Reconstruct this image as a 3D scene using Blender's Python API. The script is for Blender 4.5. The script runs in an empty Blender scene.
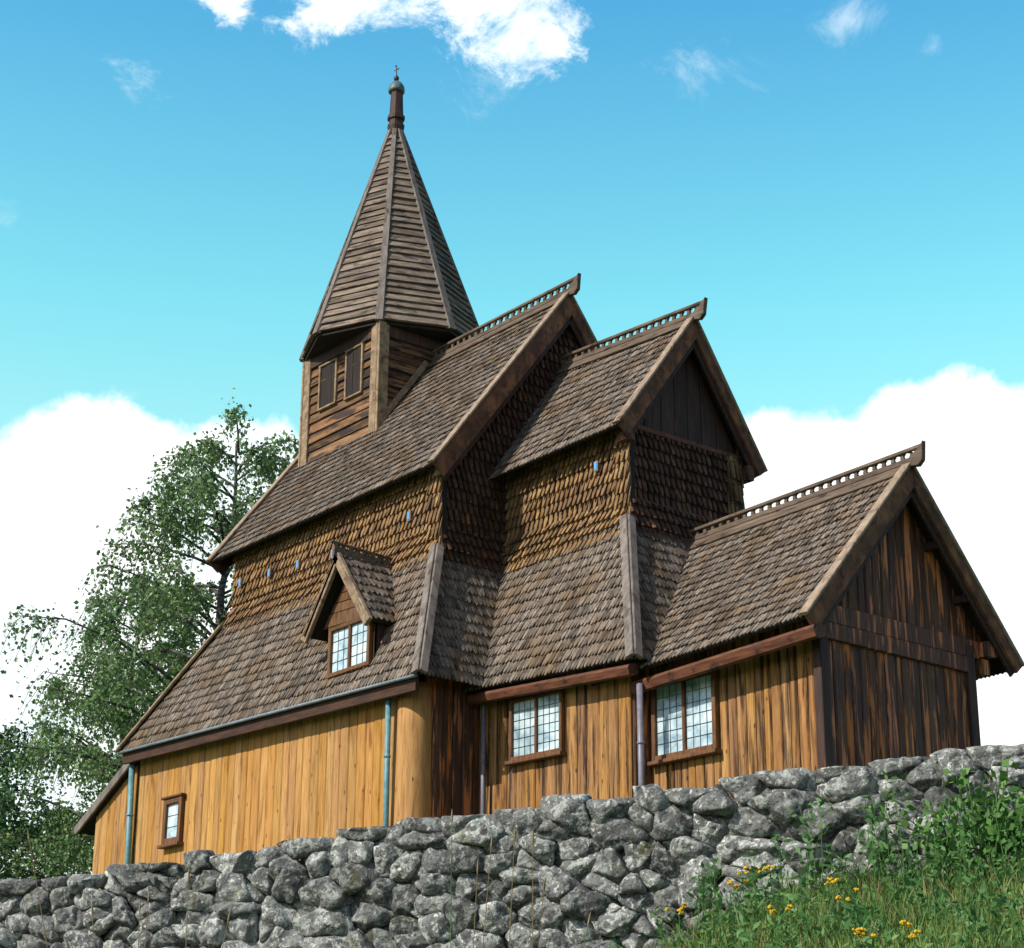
import bpy, math, random
import numpy as np
from mathutils import Vector as V, Matrix, noise as mnoise
random.seed(7); rng = np.random.default_rng(7)
scene = bpy.context.scene; COL = scene.collection
PI = math.pi

# ------------------------------------------------------------------ camera frame (a 69 mm lens, slightly rolled)
CAM = V((28.431, -24.486, -5.206)); YAW, PIT, ROL = map(math.radians, (50.823, 19.301, .433))
FW = V((-math.sin(YAW)*math.cos(PIT), math.cos(YAW)*math.cos(PIT), math.sin(PIT)))
RT = FW.cross(V((0, 0, 1))).normalized(); UP = RT.cross(FW)
RT, UP = math.cos(ROL)*RT+math.sin(ROL)*UP, -math.sin(ROL)*RT+math.cos(ROL)*UP
cd = bpy.data.cameras.new('camera'); co = bpy.data.objects.new('camera', cd); COL.objects.link(co)
co.matrix_world = Matrix(((RT.x, UP.x, -FW.x, CAM.x), (RT.y, UP.y, -FW.y, CAM.y), (RT.z, UP.z, -FW.z, CAM.z), (0, 0, 0, 1)))
cd.sensor_width = 36; cd.lens = 36*1962.8/1024; cd.clip_start = .1; cd.clip_end = 12000
scene.camera = co
cy = scene.cycles; cy.max_bounces = 5; cy.diffuse_bounces = 3; cy.glossy_bounces = 2; cy.transmission_bounces = 2

# ------------------------------------------------------------------ node helpers
class NT:
    def __init__(s, tree): s.t = tree; s.n = tree.nodes; s.l = tree.links
    def new(s, typ, **kw):
        nd = s.n.new(typ)
        for k, v in kw.items(): setattr(nd, k, v)
        return nd
    def put(s, sock, v):
        if isinstance(v, bpy.types.NodeSocket): s.l.new(v, sock)
        elif isinstance(v, (tuple, list)) and sock.type == 'RGBA' and len(v) == 3: sock.default_value = (*v, 1)
        else: sock.default_value = v
    def math(s, op, a, b=None, c=None, clamp=False):
        nd = s.new('ShaderNodeMath', operation=op, use_clamp=clamp)
        for i, x in enumerate((a, b, c)):
            if x is not None: s.put(nd.inputs[i], x)
        return nd.outputs[0]
    def vmath(s, op, a, b=None):
        nd = s.new('ShaderNodeVectorMath', operation=op); s.put(nd.inputs[0], a)
        if b is not None: s.put(nd.inputs[1], b)
        return nd.outputs['Value'] if op in ('DOT_PRODUCT', 'LENGTH') else nd.outputs[0]
    def mix(s, f, a, b, blend='MIX'):
        nd = s.new('ShaderNodeMix', data_type='RGBA', blend_type=blend)
        s.put(nd.inputs['Factor'], f); s.put(nd.inputs[6], a); s.put(nd.inputs[7], b); return nd.outputs[2]
    def noise(s, vec, scale, detail=3, rough=.55, dist=0):
        nd = s.new('ShaderNodeTexNoise'); s.put(nd.inputs['Vector'], vec)
        nd.inputs['Scale'].default_value = scale; nd.inputs['Detail'].default_value = detail
        nd.inputs['Roughness'].default_value = rough; nd.inputs['Distortion'].default_value = dist; return nd.outputs['Fac']
    def voro(s, vec, scale, feat='F1'):
        nd = s.new('ShaderNodeTexVoronoi', feature=feat); s.put(nd.inputs['Vector'], vec); nd.inputs['Scale'].default_value = scale; return nd.outputs['Distance']
    def ramp(s, f, stops, interp='LINEAR'):
        nd = s.new('ShaderNodeValToRGB'); s.put(nd.inputs[0], f); cr = nd.color_ramp; cr.interpolation = interp
        while len(cr.elements) < len(stops): cr.elements.new(.5)
        for e, (p, c) in zip(cr.elements, stops): e.position = p; e.color = (*c, 1) if len(c) == 3 else c
        return nd.outputs[0]
    def step(s, f, lo, hi):
        nd = s.new('ShaderNodeMapRange', interpolation_type='SMOOTHSTEP'); s.put(nd.inputs[0], f)
        nd.inputs[1].default_value = lo; nd.inputs[2].default_value = hi; return nd.outputs[0]
    def scale(s, vec, sc):
        nd = s.new('ShaderNodeMapping'); s.put(nd.inputs[0], vec); nd.inputs[3].default_value = sc; return nd.outputs[0]

def new_mat(name):
    m = bpy.data.materials.new(name); m.use_nodes = True; t = NT(m.node_tree); t.n.clear()
    out = t.new('ShaderNodeOutputMaterial'); p = t.new('ShaderNodeBsdfPrincipled'); t.l.new(p.outputs[0], out.inputs[0])
    return m, t, p, out
def coords(t, isl=True):
    tc = t.new('ShaderNodeTexCoord').outputs['Object']; g = t.new('ShaderNodeNewGeometry')
    r = g.outputs['Random Per Island']
    if isl:
        cb = t.new('ShaderNodeCombineXYZ')
        for i, k in enumerate((31., 17., 53.)): t.put(cb.inputs[i], t.math('MULTIPLY', r, k))
        off = t.vmath('ADD', tc, cb.outputs[0])
    else: off = tc
    return tc, off, r
def bump(t, p, h, strength=.5, dist=.02):
    b = t.new('ShaderNodeBump'); b.inputs['Strength'].default_value = strength; b.inputs['Distance'].default_value = dist
    t.put(b.inputs['Height'], h); t.l.new(b.outputs[0], p.inputs['Normal'])

def wood(name, c0, c1, c2, stretch=(9, 9, .7), isl=.5, stain=None, stain_t=(.5, .62), stain_s=(3, 3, .35), rough=.8, knots=0, blotch=None, spec=.25):
    """three tones along the grain, tone per board, knots, stains of their own shape"""
    m, t, p, _ = new_mat(name); tc, off, r = coords(t)
    v = t.scale(off, stretch)
    g = t.noise(v, 2.2, 5, .65, .6)
    col = t.ramp(g, [(.28, c0), (.5, c1), (.72, c2)])
    if blotch:
        col = t.mix(t.step(t.noise(tc, 1.3, 4, .6), blotch[1], blotch[2]), col, blotch[0])
    if stain:
        sn = t.noise(t.scale(off, stain_s), 1.7, 5, .62, .3)
        col = t.mix(t.step(sn, *stain_t), col, stain)
    if knots:
        k = t.voro(t.scale(off, (5.5, 5.5, 2.2)), 1.)
        col = t.mix(t.math('MULTIPLY', t.step(k, .13, .05), knots), col, tuple(x*.28 for x in c0))
    hs = t.new('ShaderNodeHueSaturation'); t.put(hs.inputs['Color'], col)
    t.put(hs.inputs['Value'], t.math('MULTIPLY_ADD', r, isl, 1-isl/2))
    t.put(hs.inputs['Hue'], t.math('MULTIPLY_ADD', t.math('FRACT', t.math('MULTIPLY', r, 7.31)), .010, .494))
    t.put(hs.inputs['Saturation'], t.math('MULTIPLY_ADD', t.math('FRACT', t.math('MULTIPLY', r, 3.77)), .12, .90))
    t.l.new(hs.outputs[0], p.inputs['Base Color'])
    p.inputs['Roughness'].default_value = rough; p.inputs['Specular IOR Level'].default_value = spec
    bump(t, p, g, .5, .012)
    return m
M = {}
M['pine'] = wood('pine_planks', (.25, .108, .020), (.42, .208, .046), (.51, .272, .070), isl=.30, knots=.9, stain=(.16, .064, .015), stain_t=(.54, .74))
M['pine_aged'] = wood('aged_pine_planks', (.16, .070, .020), (.32, .152, .042), (.44, .225, .068), isl=.42, knots=.85, stain=(.055, .026, .012), stain_t=(.46, .63), stain_s=(6, 6, .4))
M['tar'] = wood('tarred_planks', (.040, .018, .011), (.095, .039, .019), (.15, .06, .026), isl=.5, stain=(.52, .155, .030), stain_t=(.52, .61), stain_s=(5, 5, .42), rough=.6)
M['tar_plain'] = wood('dark_tarred_wood', (.020, .011, .009), (.045, .023, .016), (.08, .038, .023), isl=.5, rough=.65, stain=(.13, .046, .018), stain_t=(.58, .73))
M['red_beam'] = wood('red_brown_beam', (.045, .016, .008), (.115, .038, .014), (.19, .068, .022), stretch=(1, 7, 7), isl=.3, stain=(.02, .010, .008), stain_t=(.54, .66), stain_s=(1.5, 2, 2), rough=.6)
M['roof'] = wood('weathered_roof_shingles', (.050, .039, .030), (.145, .113, .085), (.26, .208, .16), stretch=(7, 7, 2.2), isl=.9, blotch=((.13, .088, .052), .46, .64), stain=(.036, .028, .022), stain_t=(.54, .68), rough=.85)
M['shingle'] = wood('golden_wall_shingles', (.085, .044, .017), (.215, .120, .043), (.35, .215, .085), stretch=(7, 7, 1.6), isl=.75, blotch=((.14, .074, .032), .45, .7), stain=(.04, .023, .014), stain_t=(.56, .7), rough=.8)
M['shingle_tar'] = wood('tarred_wall_shingles', (.026, .014, .010), (.068, .032, .018), (.13, .06, .028), stretch=(7, 7, 1.6), isl=.8, stain=(.26, .11, .038), stain_t=(.56, .70), rough=.65)
M['trim'] = wood('weathered_trim_boards', (.12, .075, .038), (.25, .17, .095), (.38, .275, .165), stretch=(2.5, 2.5, 2.5), isl=.3, stain=(.09, .045, .02), stain_t=(.54, .70), stain_s=(2, 2, 2))
M['grey_trim'] = wood('grey_weathered_boards', (.095, .076, .063), (.165, .137, .115), (.24, .205, .178), stretch=(3, 3, 1), isl=.3, stain=(.065, .046, .035), stain_t=(.52, .68))
M['barge'] = wood('tar_worn_barge_boards', (.05, .023, .014), (.11, .048, .023), (.17, .075, .032), stretch=(2.2, 2.2, 2.2), isl=.2, stain=(.25, .105, .034), stain_t=(.45, .68), stain_s=(2.2, 2.2, 1.6))
M['light_strip'] = wood('pale_worn_strip', (.15, .105, .065), (.27, .195, .125), (.38, .29, .20), stretch=(3, 3, 1.5), isl=.3, stain=(.10, .06, .035), stain_t=(.56, .7))
M['fascia'] = wood('brown_fascia_boards', (.026, .013, .009), (.055, .025, .014), (.09, .040, .020), stretch=(.8, 6, 6), isl=.2, stain=(.15, .06, .022), stain_t=(.62, .75), stain_s=(1, 4, 4))
M['ridge'] = wood('brown_ridge_boards', (.050, .034, .024), (.115, .080, .052), (.19, .14, .095), stretch=(.8, 6, 6), isl=.3, stain=(.035, .022, .016), stain_t=(.55, .68), stain_s=(1.5, 4, 4))
M['log'] = wood('brown_log_boards', (.075, .034, .014), (.165, .083, .034), (.27, .150, .063), stretch=(.7, .7, 10), isl=.8, stain=(.032, .021, .018), stain_t=(.46, .60), stain_s=(.6, .6, 4))
M['spire'] = wood('spire_boards', (.075, .056, .040), (.17, .128, .092), (.29, .228, .17), stretch=(1, 1, 9), isl=.5, stain=(.055, .043, .036), stain_t=(.50, .64), stain_s=(1, 1, 3))
M['frame'] = wood('window_frame_wood', (.060, .026, .010), (.125, .055, .019), (.20, .09, .03), stretch=(6, 6, 1.2), isl=.3, rough=.6)
M['under'] = wood('dark_underside_boards', (.012, .009, .008), (.022, .016, .012), (.035, .023, .016), isl=.3)  # near-black: shade under eaves and behind shingles is put into this colour

def plain(name, col, rough=.6, metal=0, var=.3, sc=9, spec=.5):
    m, t, p, _ = new_mat(name); tc, off, r = coords(t, False)
    n = t.noise(tc, sc, 4, .6)
    t.l.new(t.ramp(n, [(.3, tuple(c*(1-var) for c in col)), (.7, tuple(min(1, c*(1+var)) for c in col))]), p.inputs['Base Color'])
    p.inputs['Roughness'].default_value = rough; p.inputs['Metallic'].default_value = metal; p.inputs['Specular IOR Level'].default_value = spec
    return m
M['patina'] = plain('green_blue_patina_pipe', (.10, .24, .27), .5)
M['cap_metal'] = plain('weathered_cap_metal', (.085, .125, .125), .55)
M['pipe_grey'] = plain('grey_metal_pipe', (.16, .15, .18), .45)
M['gutter'] = plain('zinc_gutter', (.17, .20, .215), .6, .1)
M['iron'] = plain('dark_iron', (.03, .035, .05), .5, .3)
M['lead'] = plain('lead_cames', (.06, .06, .065), .6)
M['earth'] = plain('shade_dark_earth', (.012, .011, .010), .95, 0, .5, 5)  # near-black fill: the shade between the stones is put into its colour
M['porthole'] = plain('blue_glass', (.10, .33, .75), .12, 0, .15, 3, 1.)

def glass_mat():
    m, t, p, _ = new_mat('leaded_window_glass'); tc, off, r = coords(t)
    n = t.noise(off, 2.2, 3, .6, 1.)
    t.l.new(t.ramp(n, [(.32, (.20, .30, .35)), (.5, (.45, .57, .61)), (.66, (.66, .74, .76))]), p.inputs['Base Color'])  # pale blue-white stands for reflected sky, put into the pane's colour
    p.inputs['Roughness'].default_value = .12; p.inputs['Specular IOR Level'].default_value = .7
    bump(t, p, t.noise(tc, 9, 2), .12, .01)
    return m
M['glass'] = glass_mat()

def stone_mat():
    m, t, p, _ = new_mat('lichened_fieldstone'); tc, off, r = coords(t)
    big = t.noise(off, 3.2, 5, .6, .4)
    col = t.ramp(big, [(.25, (.065, .065, .062)), (.5, (.16, .16, .152)), (.75, (.28, .28, .262))])
    fine = t.noise(off, 26, 5, .7)
    col = t.mix(t.step(fine, .52, .68), col, (.055, .052, .048))
    l1 = t.noise(off, 9.5, 6, .68, .5)
    col = t.mix(t.math('MULTIPLY', t.step(l1, .50, .58), .82), col, (.39, .41, .37))
    l2 = t.noise(t.vmath('ADD', off, (5.2, 8.1, 2.2)), 17, 5, .65, .3)
    col = t.mix(t.math('MULTIPLY', t.step(l2, .575, .625), .8), col, (.58, .60, .55))
    l3 = t.noise(t.vmath('ADD', off, (15.2, 3.1, 7.2)), 6.5, 5, .65, .3)
    col = t.mix(t.math('MULTIPLY', t.step(l3, .575, .68), .7), col, (.030, .028, .024))
    l4 = t.noise(t.vmath('ADD', off, (1.2, 23.1, 4.2)), 3.4, 5, .65, .3)
    col = t.mix(t.math('MULTIPLY', t.step(l4, .58, .70), .55), col, (.12, .12, .035))
    hs = t.new('ShaderNodeHueSaturation'); t.put(hs.inputs['Color'], col)
    t.put(hs.inputs['Value'], t.math('MULTIPLY_ADD', r, .75, .58)); t.l.new(hs.outputs[0], p.inputs['Base Color'])
    p.inputs['Roughness'].default_value = .92; p.inputs['Specular IOR Level'].default_value = .2
    h = t.math('ADD', t.noise(off, 7, 8, .68), t.math('MULTIPLY', t.noise(off, 34, 4, .6), .35))
    bump(t, p, h, 1., .05)
    return m
M['stone'] = stone_mat()

def leaf_mat(name, a, b, trans=.35):
    m, t, p, out = new_mat(name); tc, off, r = coords(t, False)
    big = t.noise(tc, .9, 3)
    col = t.mix(r, a, b); col = t.mix(t.step(big, .4, .65), t.mix(.5, col, a), col)
    t.l.new(col, p.inputs['Base Color']); p.inputs['Roughness'].default_value = .55; p.inputs['Specular IOR Level'].default_value = .35
    tr = t.new('ShaderNodeBsdfTranslucent'); t.put(tr.inputs[0], col)
    mx = t.new('ShaderNodeMixShader'); mx.inputs[0].default_value = trans
    t.l.new(p.outputs[0], mx.inputs[1]); t.l.new(tr.outputs[0], mx.inputs[2]); t.l.new(mx.outputs[0], out.inputs[0])
    return m
M['birch_leaf'] = leaf_mat('birch_leaves', (.10, .20, .07), (.31, .44, .16))
M['bush_leaf'] = leaf_mat('bush_leaves', (.03, .10, .03), (.10, .22, .07))
M['shrub_leaf'] = leaf_mat('bramble_leaves', (.06, .17, .032), (.19, .36, .08))
M['grass'] = leaf_mat('grass_blades', (.055, .145, .030), (.28, .37, .085), .3)
M['weed'] = leaf_mat('weed_leaves', (.045, .145, .036), (.18, .32, .085), .3)
M['straw'] = leaf_mat('dry_grass', (.22, .15, .06), (.36, .27, .12), .2)
M['flower'] = leaf_mat('yellow_petals', (.65, .38, .01), (.85, .60, .03), .2)
def bark_mat():
    m, t, p, _ = new_mat('birch_bark'); tc, off, r = coords(t, False)
    n = t.noise(t.scale(tc, (1.2, 1.2, 5)), 3, 5, .6)
    t.l.new(t.ramp(n, [(.4, (.03, .027, .024)), (.55, (.10, .09, .08)), (.7, (.22, .21, .19))]), p.inputs['Base Color']); p.inputs['Roughness'].default_value = .9
    return m
M['bark'] = bark_mat()
def ground_mat():
    m, t, p, _ = new_mat('grassy_ground'); tc, off, r = coords(t, False)
    n = t.noise(tc, 1.6, 6, .7)
    t.l.new(t.ramp(n, [(.3, (.022, .05, .013)), (.55, (.045, .10, .022)), (.75, (.09, .12, .035))]), p.inputs['Base Color']); p.inputs['Roughness'].default_value = .95
    bump(t, p, t.noise(tc, 9, 5, .7), 1, .08); return m
M['ground'] = ground_mat()
def hill_mat():
    m, t, p, _ = new_mat('forested_hillside'); tc, off, r = coords(t, False)
    n = t.noise(tc, .02, 7, .7)
    t.l.new(t.ramp(n, [(.35, (.06, .10, .09)), (.55, (.11, .16, .14)), (.72, (.22, .25, .24))]), p.inputs['Base Color']); p.inputs['Roughness'].default_value = 1  # distance haze put into the colour as paler, greyed blue-green
    bump(t, p, t.noise(tc, .05, 6, .7), 1, 12); return m
M['hill'] = hill_mat()

# ------------------------------------------------------------------ mesh helpers
def tag(o, label=None, cat=None, group=None, kind=None):
    if label: o['label'] = label
    if cat: o['category'] = cat
    if group: o['group'] = group
    if kind: o['kind'] = kind
    return o
def empty(name, loc, label, cat, group=None):
    o = bpy.data.objects.new(name, None); COL.objects.link(o); o.location = loc; o.empty_display_size = .2
    return tag(o, label, cat, group)
def world_loc(o):
    p = V(o.location); q = o.parent
    while q: p += V(q.location); q = q.parent
    return p
def mesh_obj(name, verts, faces, mat, parent=None, smooth=False):
    me = bpy.data.meshes.new(name)
    if parent is not None:
        b = np.array(world_loc(parent)); verts = np.asarray(verts, float)-b
    if isinstance(verts, np.ndarray): verts = verts.tolist()
    if isinstance(faces, np.ndarray): faces = faces.tolist()
    me.from_pydata(verts, [], faces); me.update()
    me.materials.append(mat)
    if smooth: me.polygons.foreach_set('use_smooth', [True]*len(me.polygons))
    o = bpy.data.objects.new(name, me); COL.objects.link(o)
    if parent is not None: o.parent = parent
    return o
def inset(P, n, b):
    k = len(P); out = []
    for i in range(k):
        e1 = (P[i]-P[i-1]); e2 = (P[(i+1) % k]-P[i])
        if e1.length < 1e-6 or e2.length < 1e-6: out.append(P[i].copy()); continue
        n1 = n.cross(e1.normalized()); n2 = n.cross(e2.normalized())
        out.append(P[i]+(n1+n2)*(b/max(.35, 1+n1.dot(n2))))
    return out
def clip2(poly, a, b):
    """keep the part of a 2D polygon left of a->b"""
    out = []; k = len(poly); dx, dy = b[0]-a[0], b[1]-a[1]
    d = [dx*(q[1]-a[1])-dy*(q[0]-a[0]) for q in poly]
    for i in range(k):
        p, q = poly[i], poly[(i+1) % k]; dp, dq = d[i], d[(i+1) % k]
        if dp >= 0: out.append(p)
        if (dp > 0 > dq) or (dp < 0 < dq):
            t = dp/(dp-dq); out.append((p[0]+(q[0]-p[0])*t, p[1]+(q[1]-p[1])*t))
    return out
def area2(p): return .5*sum(p[i-1][0]*p[i][1]-p[i][0]*p[i-1][1] for i in range(len(p)))

class Frame:
    """plane frame of a convex region: u along its first edge, v up the slope, n outward; small warps kept"""
    def __init__(s, pts, hint):
        s.P = [V(p) for p in pts]; hint = V(hint)
        s.o = s.P[0]; s.u = (s.P[1]-s.P[0]).normalized()
        w = s.P[-1]-s.P[0]; s.v = (w-s.u*w.dot(s.u)).normalized(); s.n = s.u.cross(s.v)
        s.flip = s.n.dot(hint) < 0
        if s.flip: s.o = s.P[1]; s.u = -s.u; s.n = -s.n; s.P = [s.P[1], s.P[0]]+s.P[:1:-1]
        s.poly = [((p-s.o).dot(s.u), (p-s.o).dot(s.v)) for p in s.P]
        s.c = None
        if len(s.P) == 4:
            A = np.array([[1, a, b, a*b] for a, b in s.poly]); y = np.array([(p-s.o).dot(s.n) for p in s.P])
            try: s.c = np.linalg.solve(A, y)
            except Exception: s.c = None
            if s.c is not None and (abs(s.c[3]) > .2 or np.max(np.abs(y)) < 1e-6): s.c = None
    def at(s, a, b, off=0.):
        w = off
        if s.c is not None: w += s.c[0]+s.c[1]*a+s.c[2]*b+s.c[3]*a*b
        return s.o+s.u*a+s.v*b+s.n*w

class MB:
    def __init__(s): s.v = []; s.f = []; s.dark = set(); s.dk = False
    def add(s, vs, fs):
        b = len(s.v)
        if s.dk: s.dark.update(range(len(s.f), len(s.f)+len(fs)))
        b = len(s.v); s.v += [tuple(p) for p in vs]; s.f += [tuple(i+b for i in f) for f in fs]
    def build(s, name, mat, parent=None, smooth=False):
        o = mesh_obj(name, s.v, s.f, M[mat], parent, smooth)
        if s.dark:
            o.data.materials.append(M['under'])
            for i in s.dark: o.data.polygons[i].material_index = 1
        return o
    def prism(s, P, n, th, bev=0.):
        P = [V(p) for p in P]; n = V(n).normalized(); k = len(P)
        # make CCW about n
        ar = V((0, 0, 0))
        for i in range(k): ar += P[i-1].cross(P[i])
        if ar.dot(n) < 0: P = P[::-1]
        rings = [[p-n*th for p in P]]
        if bev: rings += [[p-n*bev for p in P], inset(P, n, bev)]
        else: rings += [P]
        vs = [p for r in rings for p in r]; fs = [tuple(range(k))[::-1]]
        for j in range(len(rings)-1):
            for i in range(k): i2 = (i+1) % k; fs.append((j*k+i, j*k+i2, (j+1)*k+i2, (j+1)*k+i))
        fs.append(tuple((len(rings)-1)*k+i for i in range(k))); s.add(vs, fs)
    def beam(s, a, b, w, h, up=(0, 0, 1), bev=.012):
        """bar from a to b, w across, h along up, chamfered"""
        a, b, up = V(a), V(b), V(up); d = (b-a).normalized(); side = d.cross(up).normalized(); up = side.cross(d)
        x, y = w/2, h/2; c = min(bev, x*.5, y*.5)
        sec = [(-x+c, -y), (x-c, -y), (x, -y+c), (x, y-c), (x-c, y), (-x+c, y), (-x, y-c), (-x, -y+c)]
        s.loft([[p+side*q[0]+up*q[1] for q in sec] for p in (a, b)])
    def loft(s, rings, closed=True):
        k = len(rings[0]); vs = [p for r in rings for p in r]; fs = []
        for j in range(len(rings)-1):
            for i in range(k): i2 = (i+1) % k; fs.append((j*k+i, j*k+i2, (j+1)*k+i2, (j+1)*k+i))
        if closed: fs += [tuple(range(k))[::-1], tuple((len(rings)-1)*k+i for i in range(k))]
        s.add(vs, fs)
    def tube(s, pts, r, k=10):
        pts = [V(p) for p in pts]; rs = r if isinstance(r, (list, tuple)) else [r]*len(pts); rings = []
        for i, p in enumerate(pts):
            d = (pts[min(i+1, len(pts)-1)]-pts[max(i-1, 0)]).normalized()
            x = d.cross(V((0, 0, 1)) if abs(d.z) < .95 else V((1, 0, 0))).normalized(); y = d.cross(x)
            rings.append([p+(x*math.cos(t)+y*math.sin(t))*rs[i] for t in (2*PI*q/k for q in range(k))])
        s.loft(rings)
    def lathe(s, base, prof, k=16, axis=(0, 0, 1), ph=0):
        base = V(base); ax = V(axis).normalized()
        s.loft([[base+V((math.cos(t)*r, math.sin(t)*r, 0))+ax*z for t in (2*PI*q/k+ph for q in range(k))] for r, z in prof])
    def slab(s, pts, hint, th, off=0.):
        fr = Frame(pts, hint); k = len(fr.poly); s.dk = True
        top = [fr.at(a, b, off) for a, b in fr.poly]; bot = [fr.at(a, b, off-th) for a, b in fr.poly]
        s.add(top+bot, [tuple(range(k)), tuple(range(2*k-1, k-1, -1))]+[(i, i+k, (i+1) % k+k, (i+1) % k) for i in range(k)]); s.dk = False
    def shingles(s, pts, hint, width=.14, expo=.3, th=.028, tip=.4, over=.04, curl=1., jit=1., length=1.75, top_out=.004, row_off=.5, gapf=.045):
        """staggered courses of pointed wooden shingles over a convex region"""
        fr = Frame(pts, hint); poly = fr.poly; k = len(poly)
        us = [q[0] for q in poly]; vmax = max(q[1] for q in poly)
        edges = [(poly[i], poly[(i+1) % k]) for i in range(k)]
        # lower edge gets an overhang
        (a, b) = edges[0]; edges[0] = ((a[0], a[1]-over), (b[0], b[1]-over))
        if len(edges) > 1:
            pass
        nrow = int(vmax/expo)+1
        for r in range(nrow):
            v0 = r*expo-over+random.uniform(-.012, .012)*jit; L = expo*length
            x = min(us)-width*(1 if r % 2 else 1-row_off)+random.uniform(-.02, .02)*jit
            while x < max(us):
                w = width*random.uniform(1-.16*jit, 1+.16*jit); g = width*gapf
                dv = random.uniform(-.022, .022)*jit; b0 = v0+dv
                x0, x1 = x+g, x+w-g; cx = (x0+x1)/2; hw = (x1-x0)/2
                if tip > 0:
                    tl = expo*.95 if tip > .55 else min(width*1.1, expo*.6)
                    e0, e1 = (.42, .80) if tip > .55 else (.22, .72)
                    P = [(cx-hw*e0, b0), (cx+hw*e0, b0), (cx+hw*e1, b0+tl*.45), (x1, b0+tl), (x1, b0+L), (x0, b0+L), (x0, b0+tl), (cx-hw*e1, b0+tl*.45)]
                    if tip < .3: P = [(cx-hw*.75, b0), (cx+hw*.75, b0), (x1, b0+tl*.35), (x1, b0+L), (x0, b0+L), (x0, b0+tl*.35)]
                else: P = [(x0, b0), (x1, b0), (x1, b0+L), (x0, b0+L)]
                x += w
                for ea, eb in edges:
                    P = clip2(P, ea, eb)
                    if len(P) < 3: break
                if len(P) < 3 or area2(P) < .0004: continue
                o1 = th*random.uniform(1.5, 1.5+.7*curl)*(1 if r else .7); tl2 = random.uniform(-.10, .10)*jit
                F = [fr.at(p[0], p[1], max(top_out, top_out+o1*(1-(p[1]-b0)/L)+tl2*(p[0]-cx)*.6)) for p in P]
                B = [fr.at(p[0], p[1], max(0., top_out+o1*(1-(p[1]-b0)/L)+tl2*(p[0]-cx)*.6-th)) for p in P]
                m = len(P)
                s.add(F+B, [tuple(range(m))]+[(i, i+m, (i+1) % m+m, (i+1) % m) for i in range(m)])
    def planks(s, pts, hint, width=.24, th=.04, bev=.014, gap=.006, along='v', jit=.2, curve=False):
        fr = Frame(pts, hint); poly = fr.poly; k = len(poly); ix = 0 if along == 'v' else 1
        lo, hi = min(q[ix] for q in poly), max(q[ix] for q in poly); lo2, hi2 = min(q[1-ix] for q in poly), max(q[1-ix] for q in poly)
        x = lo
        while x < hi-.01:
            w = width*random.uniform(1-jit, 1+jit)
            if hi-x-w < width*.4: w = hi-x
            a, b = x+gap/2, x+w-gap/2
            P = [(a, lo2), (b, lo2), (b, hi2), (a, hi2)] if ix == 0 else [(lo2, a), (hi2, a), (hi2, b), (lo2, b)]
            for i in range(k):
                P = clip2(P, poly[i], poly[(i+1) % k])
                if len(P) < 3: break
            x += w
            if len(P) < 3 or area2(P) < .001: continue
            lift = random.uniform(-.006, .006)
            s.prism([fr.at(p[0], p[1], th+lift) for p in P], fr.n, th+lift, bev)
    def laps(s, pts, hint, expo=.22, th=.03, out=.045):
        """horizontal boards, each lapping the one below"""
        fr = Frame(pts, hint); poly = fr.poly; k = len(poly); vmax = max(q[1] for q in poly); us = [q[0] for q in poly]
        v = 0
        while v < vmax-.02:
            e = expo*random.uniform(.88, 1.12)
            sg = random.uniform(-.012, .012)
            P = [(min(us), v-.015+sg), (max(us), v-.015-sg), (max(us), v+e+.03), (min(us), v+e+.03)]
            for i in range(k):
                P = clip2(P, poly[i], poly[(i+1) % k])
                if len(P) < 3: break
            if len(P) >= 3 and area2(P) > .001:
                m = len(P); o = out*random.uniform(.75, 1.2)
                F = [fr.at(p[0], p[1], .004+o*max(0, 1-(p[1]-v)/(e+.03))) for p in P]; B = [fr.at(p[0], p[1], -.01) for p in P]
                s.add(F+B, [tuple(range(m))]+[(i, i+m, (i+1) % m+m, (i+1) % m) for i in range(m)])
            v += e

def part(name, mat, parent, fn, smooth=False, label=None):
    mb = MB(); fn(mb); o = mb.build(name, mat, parent, smooth)
    if label: o['label'] = label
    return o

# ------------------------------------------------------------------ world: sky, clouds and sun
SUN_EL, SUN_AZ = math.radians(39), math.radians(187)      # azimuth clockwise from north (+Y)
w = bpy.data.worlds.new('World'); scene.world = w; w.use_nodes = True; w.cycles.sampling_method = 'MANUAL'; w.cycles.sample_map_resolution = 512
t = NT(w.node_tree); t.n.clear()
out = t.new('ShaderNodeOutputWorld'); bg = t.new('ShaderNodeBackground'); t.l.new(bg.outputs[0], out.inputs[0])
sky = t.new('ShaderNodeTexSky', sky_type='NISHITA'); sky.sun_disc = False; sky.sun_elevation = SUN_EL; sky.sun_rotation = SUN_AZ
sky.air_density = 1.0; sky.dust_density = .6; sky.ozone_density = 1.0
d = t.new('ShaderNodeTexCoord').outputs['Generated']
sx = t.new('ShaderNodeSeparateXYZ'); t.l.new(d, sx.inputs[0])
az = t.math('MULTIPLY', t.math('ARCTAN2', sx.outputs[0], sx.outputs[1]), 180/PI); el = t.math('MULTIPLY', t.math('ARCSINE', sx.outputs[2]), 180/PI)
gain = t.ramp(t.math('DIVIDE', el, 60.), [(.30, (2.3/3, 3.0/3, 1.95/3)), (.40, (1.45/3, 2.95/3, 2.10/3)), (.56, (.66/3, 2.02/3, 2.15/3)), (.85, (.75/3, 1.02/3, 1.2/3))])
north = t.step(t.math('ABSOLUTE', t.math('ADD', az, 50.)), 75., 30.)       # turquoise kept to the north-west so the sky does not tint shade green
gain = t.mix(north, (1.12/3, 1.12/3, 1.14/3), gain)  # rest of the sky raised as added soft fill, out of view
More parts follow.
